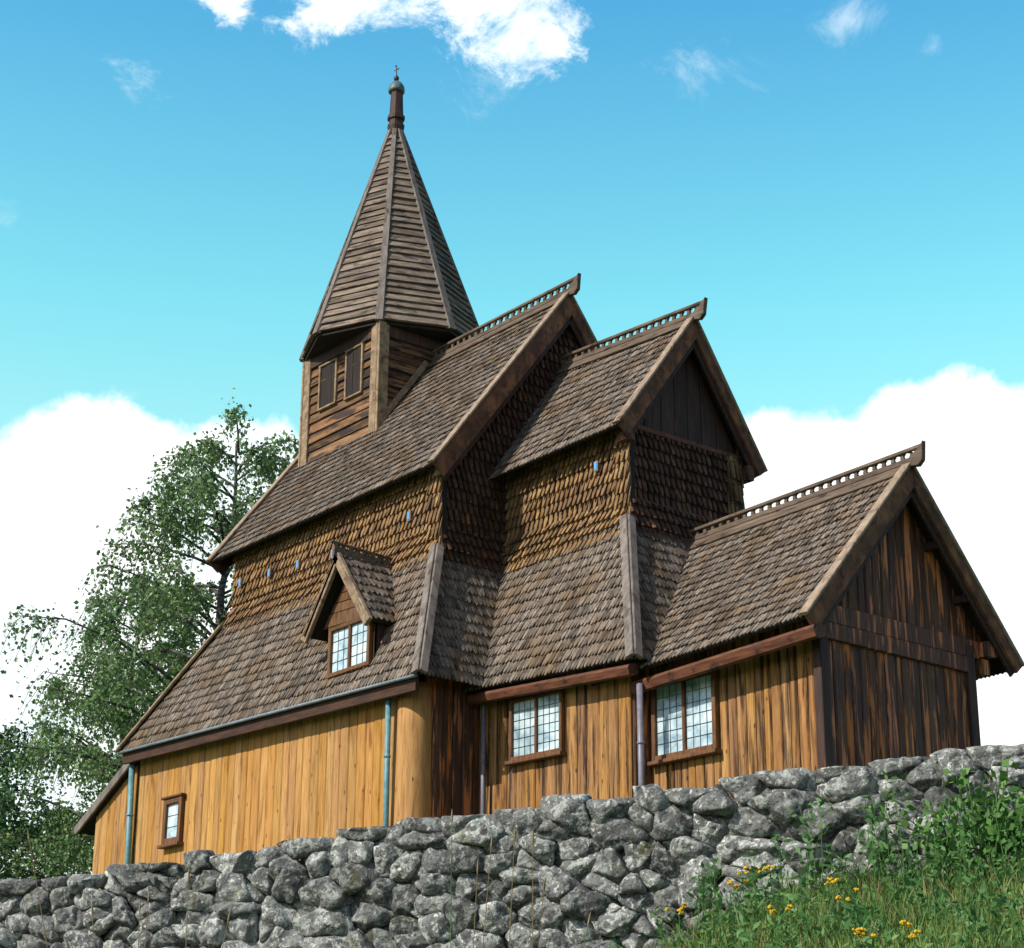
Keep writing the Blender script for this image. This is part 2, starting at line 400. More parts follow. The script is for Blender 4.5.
sc3 = t.new('ShaderNodeVectorMath', operation='SCALE'); t.put(sc3.inputs[0], t.vmath('MULTIPLY', sky.outputs[0], gain)); sc3.inputs['Scale'].default_value = 3.
skc = sc3.outputs[0]
n1 = t.noise(d, 11, 6, .62, .3); n2 = t.noise(d, 34, 4, .6, .2)
n3 = t.noise(t.scale(d, (1, 1, 1.5)), 17, 7, .70, .5)
fb = t.math('ADD', t.math('SUBTRACT', n1, .5), t.math('MULTIPLY', t.math('SUBTRACT', n2, .5), .45))
def blob(a0, e0, ra, re, peak=1.):
    x = t.math('DIVIDE', t.math('SUBTRACT', az, a0), ra); y = t.math('DIVIDE', t.math('SUBTRACT', el, e0), re)
    q = t.math('SQRT', t.math('ADD', t.math('MULTIPLY', x, x), t.math('MULTIPLY', y, y)))
    return t.math('MULTIPLY', t.math('SUBTRACT', 1., q), peak)
BL = [(-37.5, 13, 6.5, 9.0), (-42, 14, 6.5, 7.2), (-47, 11, 6, 8), (-63.3, 12.5, 5.5, 8.6), (-59.0, 14.0, 4.0, 6.7), (-56.5, 13, 4, 6.6), (-68.5, 10, 6, 9.5), (-53, 9, 8, 7), (-28, 11, 9, 8), (-80, 9, 10, 8), (-64, 4, 30, 5.5), (-30, 3, 30, 5)]
HI = [(-56.0, 33.4, 4.4, 2.4), (-51.8, 33.6, 3.6, 3.0), (-60.4, 32.6, 1.4, 1.0)]
WI = [(-63, 29.8, 1.3, .7, .35), (-66.9, 25.6, .8, .7, .45), (-39.7, 31.9, 1.6, .7, .38), (-37.1, 30.9, .8, .6, .38), (-50.2, 28.7, .6, .4, .2), (-44.5, 31., 1.2, .4, .12), (-61.5, 32.4, 1.6, .8, .35), (-51.9, 30.4, 1.6, 1.3, .3)]
def mx(lst, peak=1.):
    r = None
    for b in lst:
        v = blob(*b) if len(b) == 5 else blob(*b, peak)
        r = v if r is None else t.math('SMOOTH_MAX', r, v, .06)
    return r
dens = t.step(t.math('ADD', mx(BL), t.math('MULTIPLY', fb, .34)), -.005, .065)
dens_hi = t.math('MULTIPLY', t.step(t.math('ADD', mx(HI), t.math('MULTIPLY', t.math('SUBTRACT', n3, .5), 3.0)), .10, .72), .97)
dens_wi = t.math('MULTIPLY', t.step(t.math('ADD', mx(WI), t.math('MULTIPLY', t.math('SUBTRACT', n3, .5), 2.6)), .10, 1.0), .6)
dall = t.math('MAXIMUM', dens, t.math('MAXIMUM', dens_hi, dens_wi))
CL = 10.5
shade = t.mix(t.step(t.noise(d, 20, 4, .6), .38, .62), (CL*.80, CL*.90, CL*.94), (CL*1.05, CL*1.06, CL*1.06))
col = t.mix(dall, skc, shade)
t.l.new(col, bg.inputs[0]); bg.inputs[1].default_value = .1
sl = bpy.data.lights.new('sun', 'SUN'); sl.energy = 4.1; sl.angle = math.radians(.53); sl.color = (1., .95, .86)
so = bpy.data.objects.new('sun', sl); COL.objects.link(so)
sd = V((math.sin(SUN_AZ)*math.cos(SUN_EL), math.cos(SUN_AZ)*math.cos(SUN_EL), math.sin(SUN_EL)))
so.rotation_euler = (-sd).to_track_quat('-Z', 'Y').to_euler(); so.location = (0, -30, 40)
scene.view_settings.view_transform = 'Standard'; scene.view_settings.look = 'None'; scene.view_settings.exposure = .35; scene.view_settings.gamma = 1

# ------------------------------------------------------------------ terrain
FH = V((-math.sin(YAW), math.cos(YAW))); RH = V((math.cos(YAW), math.sin(YAW)))
def st(x, y): q = V((x-CAM.x, y-CAM.y)); return q.dot(FH), q.dot(RH)
def xy(s, tt): q = FH*s+RH*tt; return CAM.x+q.x, CAM.y+q.y
def wall_s(tt): return 19.0-.411*(tt+.4)
def lerp_table(tab, x):
    if x <= tab[0][0]: return tab[0][1]
    for (a, b), (c, e) in zip(tab, tab[1:]):
        if x <= c: return b+(e-b)*(x-a)/(c-a)
    return tab[-1][1]
FOOT = [(-9, -4.4), (-5, -4.25), (-1.6, -4.0), (-.4, -4.35), (.4, -4.1), (.8, -3.82), (1.4, -3.45), (2.4, -3.06), (4.5, -2.86), (9, -2.5)]
TOP = [(-9, -2.7), (-5.3, -2.47), (-4.2, -2.39), (-2.2, -2.2), (-.5, -2.05), (1.5, -1.9), (2.9, -1.80), (4.2, -1.72), (9, -1.5)]
def ground_z(x, y):
    s, tt = st(x, y); tc = max(-9, min(9, tt)); sw = wall_s(tc)
    if s < sw+.72: 
        return -6.8+(lerp_table(FOOT, tc)+6.8)*(s/sw) if s > -20 else -6.8+(lerp_table(FOOT, tc)+6.8)*(-20/sw)
    z = lerp_table(TOP, tc)-.35+.115*(s-sw)
    z = .1+(z-.1) if z < .1 else .1
    if s > 75: z -= min(40, (s-75)*.06)
    return z
def axis_pts(lo, hi, fine_lo, fine_hi, stp):
    a = list(np.arange(fine_lo, fine_hi, stp)); k = stp
    x = fine_hi; 
    while x < hi: a.append(x); k *= 1.35; x += k
    a.append(hi); k = stp; x = fine_lo
    while x > lo: x -= k; k *= 1.35; a.append(max(x, lo))
    return sorted(set(round(float(q), 3) for q in a))
S_ = axis_pts(-3000, 6000, -4, 60, .6); T_ = axis_pts(-4000, 4000, -16, 16, .6)
gv = []
for s_ in S_:
    for t_ in T_:
        x, y = xy(s_, t_); gv.append((x, y, ground_z(x, y)+.05*mnoise.noise((x*.8, y*.8, 0))))
nt = len(T_); gf = [(i*nt+j, i*nt+j+1, (i+1)*nt+j+1, (i+1)*nt+j) for i in range(len(S_)-1) for j in range(nt-1)]
tag(mesh_obj('ground', gv, gf, M['ground'], None, True), kind='structure')
# far mountain side across the valley, low behind the birches
hv = []; NA, NR = 60, 16
for i in range(NA+1):
    a = math.radians(-112+i*(112-58.)/NA)
    for j in range(NR+1):
        rr = 900+j*110; k = (j/NR)
        hgt = (600*math.sin(min(1, k*1.1)*PI/2))*max(0, min(1, (-61.6-math.degrees(a))/9.))**.8
        hgt *= 1+.25*mnoise.noise((a*9, k*2, 0)); hgt += 22*mnoise.noise((a*40, k*8, 3))*min(1, hgt/60)
        hv.append((CAM.x+math.sin(a)*rr, CAM.y+math.cos(a)*rr, -45+hgt))
hf = [(i*(NR+1)+j, (i+1)*(NR+1)+j, (i+1)*(NR+1)+j+1, i*(NR+1)+j+1) for i in range(NA) for j in range(NR)]
tag(mesh_obj('hills', hv, hf, M['hill'], None, True), kind='structure')

# ------------------------------------------------------------------ stave church
CH = empty('stave_church', (0, 0, 0), 'brown wooden stave church with stepped shingled gables and pointed belfry behind the stone wall', 'church')
# control points: nave
nSE, nSW = V((1.13, -4.3, 2.95)), V((-9.7, -4.3, 3.16))
tSE, tSW = V((-.04, -3.1, 5.70)), V((-7.71, -3.1, 5.72))
YE = 3.38
eE, eW = V((.22, -YE, 7.35)), V((-7.90, -YE, 7.235)); rE, rW = V((.16, 0, 11.78)), V((-8.0, 0, 11.66))
# choir
cSE, cSW, cNE, cNW = V((3.79, -1.86, 7.49)), V((-.02, -1.86, 7.42)), V((3.73, 1.86, 7.39)), V((-.02, 1.86, 7.42))
crE, crW = V((3.81, 0, 9.99)), V((.0, 0, 10.17))
kSE = V((5.12, -2.85, 2.71)); kT = V((3.56, -1.52, 5.72))
# chancel
aSE, aNE, aR = V((8.74, -2.56, 2.74)), V((8.79, 2.56, 2.71)), V((8.78, 0, 5.67))
aSW, aNW, aRW = V((3.7, -2.56, 2.55)), V((3.7, 2.56, 2.6)), V((3.5, 0, 5.52))
def my(p): return V((p[0], -p[1], p[2]))
OUT = lambda p: None

def roof(name, quad, hint, mat='roof', th=.09, parent=CH, **kw):
    def fn(mb):
        mb.slab(quad, hint, th, -.01); mb.shingles(quad, hint, **kw)
    return part(name, mat, parent, fn)
RK = dict(width=.096, expo=.238, th=.048, tip=.5, over=.05)
# aisle (lower) roof of the nave: south, east, west, north
for sg in (1, -1):
    f = (lambda p: V(p)) if sg == 1 else my
    roof('nave_aisle_roof', [f(nSW), f(nSE), f(tSE), f(tSW)], (0, -sg, .4), **RK)
    roof('nave_aisle_roof', [f(nSE), f((1.06, -1.6, 2.93)), f((-.02, -1.45, 5.68)), f(tSE)], (1, 0, .4), **RK)
    roof('nave_roof', [f(eW), f(eE), rE, rW], (0, -sg, .4), **RK)
roof('nave_aisle_roof', [nSW, my(nSW), my(tSW), tSW], (-1, 0, .4), **RK)
for sg, A, B in ((1, cSW, cSE), (-1, cNW, cNE)):
    roof('choir_roof', [A, B, crE, crW], (0, -sg, .4), **RK)
    f = (lambda p: V(p)) if sg == 1 else my
    roof('choir_aisle_roof', [f((.55, -2.85, 2.93)), f(kSE), f(kT), f((-.1, -1.52, 5.62))], (0, -sg, .4), **RK)
roof('choir_aisle_roof', [kSE, my(kSE), my(kT), kT], (1, 0, .4), **RK)
roof('chancel_roof', [aSW, aSE, aR, aRW], (0, -1, .4), **RK)
roof('chancel_roof', [aNW, aNE, aR, aRW], (0, 1, .4), **RK)

# upper walls of wooden shingles
WK = dict(width=.138, expo=.215, th=.055, tip=.6, over=.05, length=1.35, jit=.5, row_off=.30, gapf=.13)
def shingle_wall(name, mat, quads, **kw):
    k = dict(WK); k.update(kw)
    def fn(mb):
        for q, h in quads: mb.slab(q, h, .10, 0); mb.shingles(q, h, **k)
    return part(name, mat, CH, fn)
YN = 3.0
for sg in (1, -1):
    f = (lambda p: V(p)) if sg == 1 else my
    h = (0, -sg, 0)
    shingle_wall('nave_upper_wall', 'shingle', [([f((-7.55, -YN, 6.2)), f((-.06, -YN, 6.2)), f((-.06, -YN, 7.5)), f((-7.5, -YN, 7.4))], h),
        ([f((-7.75, -YN-.16, 5.55)), f((.02, -YN-.16, 5.55)), f((-.06, -YN, 6.2)), f((-7.55, -YN, 6.2))], h)])
    shingle_wall('choir_upper_wall', 'shingle', [([f((-.05, -1.40, 6.25)), f((3.5, -1.40, 6.25)), f((3.52, -1.40, 7.85)), f((-.05, -1.40, 7.85))], h),
        ([f((-.05, -1.60, 5.5)), f((3.66, -1.60, 5.5)), f((3.5, -1.40, 6.25)), f((-.05, -1.40, 6.25))], h)])
    # corner strips of longer shingles
    shingle_wall('corner_shingles', 'shingle', [([f((-.36, -YN-.05, 5.72)), f((0.05, -YN-.05, 5.72)), f((0.03, -YN-.05, 7.45)), f((-.36, -YN-.05, 7.42))], h)], width=.12, expo=.30)
    shingle_wall('corner_shingles', 'shingle', [([f((3.22, -1.45, 5.75)), f((3.60, -1.45, 5.75)), f((3.60, -1.45, 7.62)), f((3.22, -1.45, 7.62))], h)], width=.12, expo=.30)
shingle_wall('nave_gable_wall', 'shingle_tar', [([(-.06, -YN, 6.2), (-.06, YN, 6.2), (-.06, YN, 7.6), (-.06, -YN, 7.6)], (1, 0, 0)), ([(-.06, -YN, 7.58), (-.06, YN, 7.58), (-.06, .1, 11.45), (-.06, -.1, 11.45)], (1, 0, 0)),
    ([(.06, -YN-.1, 5.55), (.06, YN+.1, 5.55), (-.06, YN, 6.2), (-.06, -YN, 6.2)], (1, 0, .2))])
shingle_wall('nave_gable_wall', 'shingle', [([(-7.55, -YN, 5.6), (-7.55, YN, 5.6), (-7.5, YN, 7.5), (-7.5, -YN, 7.5)], (-1, 0, 0)), ([(-7.52, -YN, 7.48), (-7.52, YN, 7.48), (-7.5, .1, 11.3), (-7.5, -.1, 11.3)], (-1, 0, 0))])
shingle_wall('choir_gable_wall', 'shingle_tar', [([(3.5, -1.40, 6.25), (3.5, 1.40, 6.25), (3.5, 1.40, 7.62), (3.5, -1.40, 7.62)], (1, 0, 0)), ([(3.66, -1.60, 5.5), (3.66, 1.60, 5.5), (3.5, 1.40, 6.25), (3.5, -1.40, 6.25)], (1, 0, .2))])
part('choir_gable_boards', 'tar_plain', CH, lambda mb: mb.planks([(3.48, -1.42, 7.66), (3.48, 1.42, 7.66), (3.48, .05, 9.8), (3.48, -.05, 9.8)], (1, 0, 0), width=.42, th=.05, gap=.012))
part('choir_gable_beam', 'red_beam', CH, lambda mb: mb.beam((3.53, -1.48, 7.63), (3.53, 1.48, 7.63), .12, .10))
# corner strip on the far corner of the choir gable
shingle_wall('corner_shingles', 'shingle', [([(3.56, 1.08, 6.3), (3.56, 1.42, 6.3), (3.56, 1.42, 7.62), (3.56, 1.08, 7.62)], (1, 0, 0))], width=.12, expo=.45)
# lower plank walls
def plank_wall(name, mat, pts, hint, label=None, **kw):
    def fn(mb): mb.slab(pts, hint, .12, 0); mb.planks(pts, hint, **kw)
    return part(name, mat, CH, fn, label=label)
PK = dict(width=.235, th=.05, bev=.02, gap=.012)
plank_wall('nave_wall', 'pine', [(-9.5, -3.9, -1.2), (0.1, -3.9, -1.2), (0.1, -3.9, 3.25), (-9.5, -3.9, 3.4)], (0, -1, 0), **PK)
plank_wall('nave_wall', 'pine_aged', [(-9.5, 3.9, -1.2), (0.4, 3.9, -1.2), (0.4, 3.9, 3.25), (-9.5, 3.9, 3.4)], (0, 1, 0), **PK)
plank_wall('nave_wall', 'pine_aged', [(-9.5, -3.9, -1.2), (-9.5, 3.9, -1.2), (-9.5, 3.9, 3.3), (-9.5, -3.9, 3.3)], (-1, 0, 0), **PK)
plank_wall('nave_wall', 'tar', [(.5, -3.75, -1.2), (.5, -2.44, -1.2), (.5, -2.44, 3.1), (.5, -3.75, 3.1)], (1, 0, 0), **PK)
plank_wall('nave_wall', 'tar', [(.5, 2.44, -1.2), (.5, 3.8, -1.2), (.5, 3.8, 3.1), (.5, 2.44, 3.1)], (1, 0, 0), **PK)
part('corner_column', 'pine', CH, lambda mb: mb.lathe((.26, -3.74, -1.2), [(.35, 0), (.345, 1), (.335, 2.2), (.325, 3.3), (.32, 4.15)], 28), True)
part('corner_column', 'pine_aged', CH, lambda mb: mb.lathe((.26, 3.74, -1.2), [(.35, 0), (.345, 1), (.335, 2.2), (.325, 3.3), (.32, 4.15)], 28), True)
plank_wall('choir_wall', 'pine_aged', [(.5, -2.42, -1.2), (4.60, -2.42, -1.2), (4.60, -2.42, 2.85), (.5, -2.42, 3.0)], (0, -1, 0), width=.27, th=.05, bev=.02, gap=.012)
plank_wall('choir_wall', 'pine_aged', [(.5, 2.42, -1.2), (4.60, 2.42, -1.2), (4.60, 2.42, 2.85), (.5, 2.42, 3.0)], (0, 1, 0), width=.27, th=.05, bev=.02, gap=.012)
plank_wall('choir_wall', 'tar', [(4.60, -2.42, -1.2), (4.60, 2.42, -1.2), (4.60, 2.42, 2.9), (4.60, -2.42, 2.9)], (1, 0, 0), **PK)
plank_wall('chancel_wall', 'pine_aged', [(4.62, -1.97, -1.2), (8.42, -1.97, -1.2), (8.42, -1.97, 3.2), (4.62, -1.97, 3.1)], (0, -1, 0), width=.185, th=.05, bev=.022, gap=.014)
plank_wall('chancel_wall', 'pine_aged', [(4.70, 1.62, -1.2), (8.42, 1.62, -1.2), (8.42, 1.62, 3.2), (4.70, 1.62, 3.1)], (0, 1, 0), width=.185, th=.05, bev=.022, gap=.014)
plank_wall('chancel_gable_wall', 'tar', [(8.42, -1.97, -1.2), (8.42, 1.62, -1.2), (8.42, 1.62, 2.62), (8.42, -1.97, 2.62)], (1, 0, 0), width=.21, th=.05, bev=.022, gap=.014)
plank_wall('chancel_gable_wall', 'tar', [(8.40, -2.3, 3.05), (8.40, 2.25, 3.05), (8.40, .05, 5.55), (8.40, -.05, 5.55)], (1, 0, 0), width=.21, th=.05, bev=.022, gap=.014)
part('gable_beam', 'tar', CH, lambda mb: mb.beam((8.475, -2.08, 2.66), (8.475, 1.72, 2.66), .13, .27))
part('gable_beam', 'tar', CH, lambda mb: mb.beam((8.465, -2.2, 2.955), (8.465, 2.1, 2.955), .11, .31))
for y in (-2.0, 1.64):
    part('corner_post', 'tar_plain', CH, lambda mb: mb.beam((8.46, y, -1.2), (8.46, y, 3.0), .2, .17, (1, 0, 0)))
for y in (-2.12, 1.98):
    part('bracket', 'tar', CH, lambda mb: (mb.beam((8.2, y, 2.95), (8.72, y, 2.95), .24, .26), mb.beam((8.2, y*.985, 2.66), (8.6, y*.985, 2.66), .2, .26)))
for y, z in ((-1.55, 7.42), (1.56, 7.32)):
    part('bracket', 'red_beam', CH, lambda mb: mb.beam((3.45, y, z), (3.74, y, z), .17, .30))
for y in (-3.1, 3.1):
    part('bracket', 'trim', CH, lambda mb: mb.beam((-.1, y, 7.33), (.16, y, 7.33), .12, .26))
for y, z in ((.75, 4.55), (1.45, 3.75), (-.75, 4.55), (-1.45, 3.75)):
    part('purlin', 'tar_plain', CH, lambda mb: mb.beam((8.2, y, z), (8.74, y, z), .12, .14))

# barge boards with grey top strips
def barge(a, b, mat='barge', dep=.27, parent=CH, outx=V((1, 0, 0)), ext=.08, strip='light_strip'):
    a, b = V(a), V(b); d = (b-a).normalized(); n = d.cross(outx); n = n if n.z > 0 else -n
    a = a-d*ext; b = b+d*.03
    o = part('barge_board', mat, parent, lambda mb: mb.prism([a+n*.05, b+n*.05, b-n*dep, a-n*dep], outx, .065, .01))
    part('verge_strip', strip, o, lambda mb: mb.beam(a+n*.083-outx*.06, b+n*.083-outx*.05, .19, .055, n))
    part('inner_board', 'tar_plain', o, lambda mb: mb.prism([a-n*(dep-.06)-outx*.07, b-n*(dep-.06)-outx*.07, b-n*(dep+.10)-outx*.07, a-n*(dep+.10)-outx*.07], outx, .05, .008))
    return o
XE = V((.06, 0, 0))
barge(eE+XE, rE+XE, dep=.30); barge(my(eE)+XE, rE+XE, dep=.16, ext=.02)
barge(cSE+XE, crE+XE, dep=.24); barge(cNE+XE, crE+XE, dep=.13, ext=.02)
barge(aSE+XE, aR+XE, dep=.25); barge(aNE+XE, aR+XE, dep=.14, ext=.02)
for p, q in ((eW, rW), (my(eW), rW)): barge(p-XE, q-XE, outx=V((-1, 0, 0)))
# hip boards
def hip(a, b, wd=.20, mat='grey_trim', ext=.06):
    a, b = V(a), V(b); d = (b-a).normalized(); n = V((d.y, -d.x, 0)); n = d.cross(V((0, 0, 1)).cross(d)).normalized()
    side = d.cross(V((0, 0, 1))).normalized(); n = side.cross(d); n = n if n.z > 0 else -n
    a = a-d*ext; a2, b2 = a+n*.07, b+n*.07
    return part('hip_board', mat, CH, lambda mb: (mb.beam(a2+side*wd*.36, b2+side*wd*.36, wd*.8, .06, n+side*.75), mb.beam(a2-side*wd*.36, b2-side*wd*.36, wd*.8, .06, n-side*.75)))
hip(nSE, tSE+V((0, 0, .05))); hip(my(nSE), my(tSE)); hip(nSW, tSW, mat='trim'); hip(my(nSW), my(tSW), mat='trim'); hip(kSE, kT+V((0, 0, .05))); hip(my(kSE), my(kT))

# ridge boards with pierced combs and raised beaks
def ridge(a, b, h=.30, cell=.25, sl=1.35, beak=.30, parent=CH, lift=.10, mat='trim', th=.06):
    a, b = V(a), V(b); d = (b-a).normalized(); side = d.cross(V((0, 0, 1))).normalized(); up = side.cross(d)
    L = (b-a).length; base = a+up*lift
    def fn(mb):
        for sg in (1, -1):
            s2 = (side*sg-up*sl).normalized(); nn = (up+side*sg/sl*1.6).normalized()
            mb.beam(a+up*(lift-.0)+s2*.12, b+up*(lift-.0)+s2*.12, .26, .045, nn if sg > 0 else nn)
    o = part('ridge_board', 'ridge', parent, fn)
    def comb(mb):
        mb.beam(base+up*.05, base+d*L+up*.05, th, .10, up); mb.beam(base+up*(h-.03), base+d*(L+(beak or 0)*.8)+up*(h-.01), th+.015, .065, up)
        n = max(2, int(L/cell)); c = L/n
        for i in range(n+1):
            x = i*c; q = lambda p: base+d*(x+p[0]*c)+up*p[1]
            P = [(-.13, .09), (.13, .09), (.20, .135), (.13, .165), (.24, .2), (.36, h-.05), (-.36, h-.05), (-.24, .2), (-.13, .165), (-.20, .135)]
            P = [(max(0, min(L, x+p[0]*c))-x, p[1]) for p in P]; P = [base+d*(x+p[0])+up*p[1] for p in P]
            # split the hour-glass into two convex blocks
            mb.prism([P[0], P[1], P[2], P[3], P[8], P[9]], side, th*.8); mb.prism([P[8], P[3], P[4], P[5], P[6], P[7]], side, th*.8)
    part('ridge_comb', 'ridge', o, comb)
    e = b+up*lift
    if beak: part('ridge_beak', 'ridge', o, lambda mb: mb.prism([e-d*.02+up*(h*.45)+side*.045, e-d*.10-up*.05+side*.045, e+d*.14-up*.10+side*.045, e+d*beak*.86-up*.02+side*.045, e+d*beak+up*(h+.06)+side*.045, e+d*.2+up*(h-.02)+side*.045], side, .09, .012))
    return o
ridge(rW, rE+V((.1, 0, 0)), h=.265, cell=.21); ridge(crW, crE+V((.1, 0, 0)), h=.25, cell=.2, beak=.28); ridge(aRW+V((.1, 0, 0)), aR+V((.1, 0, 0)), h=.245, cell=.20, beak=.28)

# eave gutters, beams and pipes
part('eave_fascia', 'fascia', CH, lambda mb: mb.beam((-9.66, -4.25, 3.00), (.98, -4.25, 2.78), .07, .27), label='dark brown eave board above the golden plank wall')
part('gutter', 'gutter', CH, lambda mb: mb.tube([(-9.75, -4.35, 3.115), (-4, -4.35, 3.00), (1.08, -4.35, 2.895)], .034, 10), True)
part('eave_beam', 'red_beam', CH, lambda mb: mb.beam((.62, -2.74, 2.77), (4.98, -2.74, 2.54), .22, .20, (0, -.35, 1), .04))
part('eave_beam', 'red_beam', CH, lambda mb: mb.beam((4.70, -2.43, 2.32), (8.84, -2.43, 2.50), .24, .22, (0, -.35, 1), .04))
def pipe(pts, mat, r=.05):
    def fn(mb):
        mb.tube(pts, r, 12)
        for k in (.3, .75):
            a, b = V(pts[-2]), V(pts[-1]); c = a.lerp(b, k); mb.tube([c-V((0, 0, .02)), c+V((0, 0, .02))], r*1.22, 12)
    part('drainpipe', mat, CH, fn, True)
pipe([(-9.53, -4.12, 2.95), (-9.46, -4.05, -1)], 'patina', .065)
pipe([(-.06, -4.12, 2.78), (-.11, -4.05, -1)], 'patina', .052)
pipe([(.88, -2.66, 2.7), (.85, -2.62, -1)], 'pipe_grey', .04)
pipe([(4.98, -2.60, 2.32), (4.94, -2.54, -1)], 'pipe_grey', .055)

# windows
def window(o, u, n, wd, ht, panes=2, fw=.09, nx=2, ny=5, parent=CH, mat='frame', head=False, name='window', proud=.09, sill=True):
    """o = lower left corner of the casing, u = along, n = outward"""
    o, u, n = V(o), V(u).normalized(), V(n).normalized(); z = V((0, 0, 1)); q = lambda a, b, c=0: o+u*a+z*b+n*c
    def fn(mb):
        mb.beam(q(fw/2, 0, proud/2), q(fw/2, ht, proud/2), fw, proud, n); mb.beam(q(wd-fw/2, 0, proud/2), q(wd-fw/2, ht, proud/2), fw, proud, n)
        mb.beam(q(fw, ht-fw/2, proud/2-.003), q(wd-fw, ht-fw/2, proud/2-.003), proud, fw); mb.beam(q(fw, fw/2, proud/2-.003), q(wd-fw, fw/2, proud/2-.003), proud, fw)
        pw = (wd-2*fw)/panes
        for i in range(1, panes): mb.beam(q(fw+pw*i, fw, proud/2-.008), q(fw+pw*i, ht-fw, proud/2-.008), fw*.8, proud-.01, n)
        if head: mb.beam(q(-.05, ht+.025, proud*.7), q(wd+.05, ht+.025, proud*.7), proud*1.4, .05)
    W = part(name, mat, parent, fn)
    pw = (wd-2*fw)/panes
    for i in range(panes):
        a0 = fw+pw*i+(fw*.4 if i else 0); a1 = fw+pw*(i+1)-(fw*.4 if i < panes-1 else 0)
        def lead(mb):
            for k in range(1, nx): x = a0+(a1-a0)*k/nx; mb.beam(q(x, fw, .034), q(x, ht-fw, .034), .007, .010, n, .002)
            for k in range(1, ny): y = fw+(ht-2*fw)*k/ny; mb.beam(q(a0, y, .033), q(a1, y, .033), .010, .008, z, .002)
        if parent is CH:
            part('pane', 'glass', W, lambda mb: mb.prism([q(a0, fw, .025), q(a1, fw, .025), q(a1, ht-fw, .025), q(a0, ht-fw, .025)], n, .02))
            part('leading', 'lead', W, lead)
    if sill and parent is CH: part('sill', mat, W, lambda mb: mb.beam(q(-.04, -.035, .07), q(wd+.04, -.035, .07), .16, .07))
    return W
window((1.50, -2.485, 1.52), (1, 0, -.02), (0, -1, 0), 1.44, 1.12, 2, .07, 4, 6)
window((4.73, -2.035, 1.10), (1, 0, 0), (0, -1, 0), 1.52, 1.34, 2, .09, 4, 6, name='window')
window((-8.17, -3.965, .97), (1, 0, 0), (0, -1, 0), .74, .95, 1, .12, 1, 3, head=True)

# dormer on the south roof
DY = -4.10; DO = part('dormer', 'frame', CH, lambda mb: (
    mb.prism([(-2.02, DY, 3.3), (-.60, DY, 3.36), (-.60, DY, 4.40), (-2.02, DY, 4.42)], (0, -1, 0), .06),
    mb.planks([(-2.25, DY-.0, 4.42), (-.62, DY, 4.38), (-1.40, DY, 5.35), (-1.46, DY, 5.35)], (0, -1, 0), .22, .05, .012, along='u')))
for x, o in ((-.60, 1), (-2.02, -1)):
    part('cheek_wall', 'tar_plain', DO, lambda mb: mb.prism([(x, DY+.02, 3.3), (x, DY+.02, 4.42), (x, -3.1, 4.42), (x, -3.1, 5.4), (x, -3.3, 5.2)][:3]+[(x, -3.55, 4.55)], (o, 0, 0), .05))
dR = V((-1.50, DY-.32, 5.70)); dRb = V((-1.44, -3.0, 5.62)); dl, dlb = V((-2.50, DY-.32, 4.30)), V((-2.50, -3.35, 4.30)); dr, drb = V((-.44, DY-.32, 4.26)), V((-.42, -3.35, 4.26))
def small_roof(q, h):
    def fn(mb): mb.slab(q, h, .07, -.005); mb.shingles(q, h, width=.12, expo=.25, th=.034, tip=.5, over=.03)
    return part('dormer_roof', 'roof', DO, fn)
small_roof([dr, drb, dRb, dR], (1, 0, .5)); small_roof([dl, dlb, dRb, dR], (-1, 0, .5))
for p in (dl, dr):
    a = V(p); b = dR; d_ = (b-a).normalized(); n_ = d_.cross(V((0, -1, 0))); n_ = n_ if n_.z > 0 else -n_
    part('barge_board', 'trim', DO, lambda mb: mb.prism([a+n_*.07-d_*.1, b+n_*.07, b-n_*.13, a-n_*.13-d_*.1], (0, -1, 0), .08, .01))
part('ridge_board', 'ridge', DO, lambda mb: mb.beam(dR+V((0, -.06, .07)), dRb+V((0, 0, .05)), .08, .20))
part('ridge_comb', 'ridge', DO, lambda mb: (mb.beam(dR+V((0, -.12, .245)), dRb+V((0, 0, .22)), .06, .05), [mb.beam(dR.lerp(dRb, .02+.118*k)+V((0, -.03, .14)), dR.lerp(dRb, .02+.118*k)+V((0, -.03, .25)), .06, .075, (0, 1, 0)) for k in range(9)]))
window((-1.98, DY-.012, 3.40), (1, 0, .02), (0, -1, 0), 1.36, .98, 2, .085, 3, 4, sill=False, name='dormer_window')

# small blue glass portholes in the shingled walls
for x, z, y in [(-7.12, 6.62, -YN), (-5.95, 6.58, -YN), (-4.85, 6.52, -YN), (-3.55, 6.46, -YN), (-.95, 6.62, -YN), (2.72, 7.02, -1.40)]:
    po = part('porthole', 'trim', CH, lambda mb: mb.prism([(x-.055, y-.125, z-.10), (x+.055, y-.125, z-.10), (x+.055, y-.125, z+.10), (x-.055, y-.125, z+.10)], (0, -1, 0), .12))
    part('pane', 'porthole', po, lambda mb: mb.prism([(x-.036, y-.135, z-.075), (x+.036, y-.135, z-.075), (x+.036, y-.135, z+.075), (x-.036, y-.135, z+.075)], (0, -1, 0), .01))

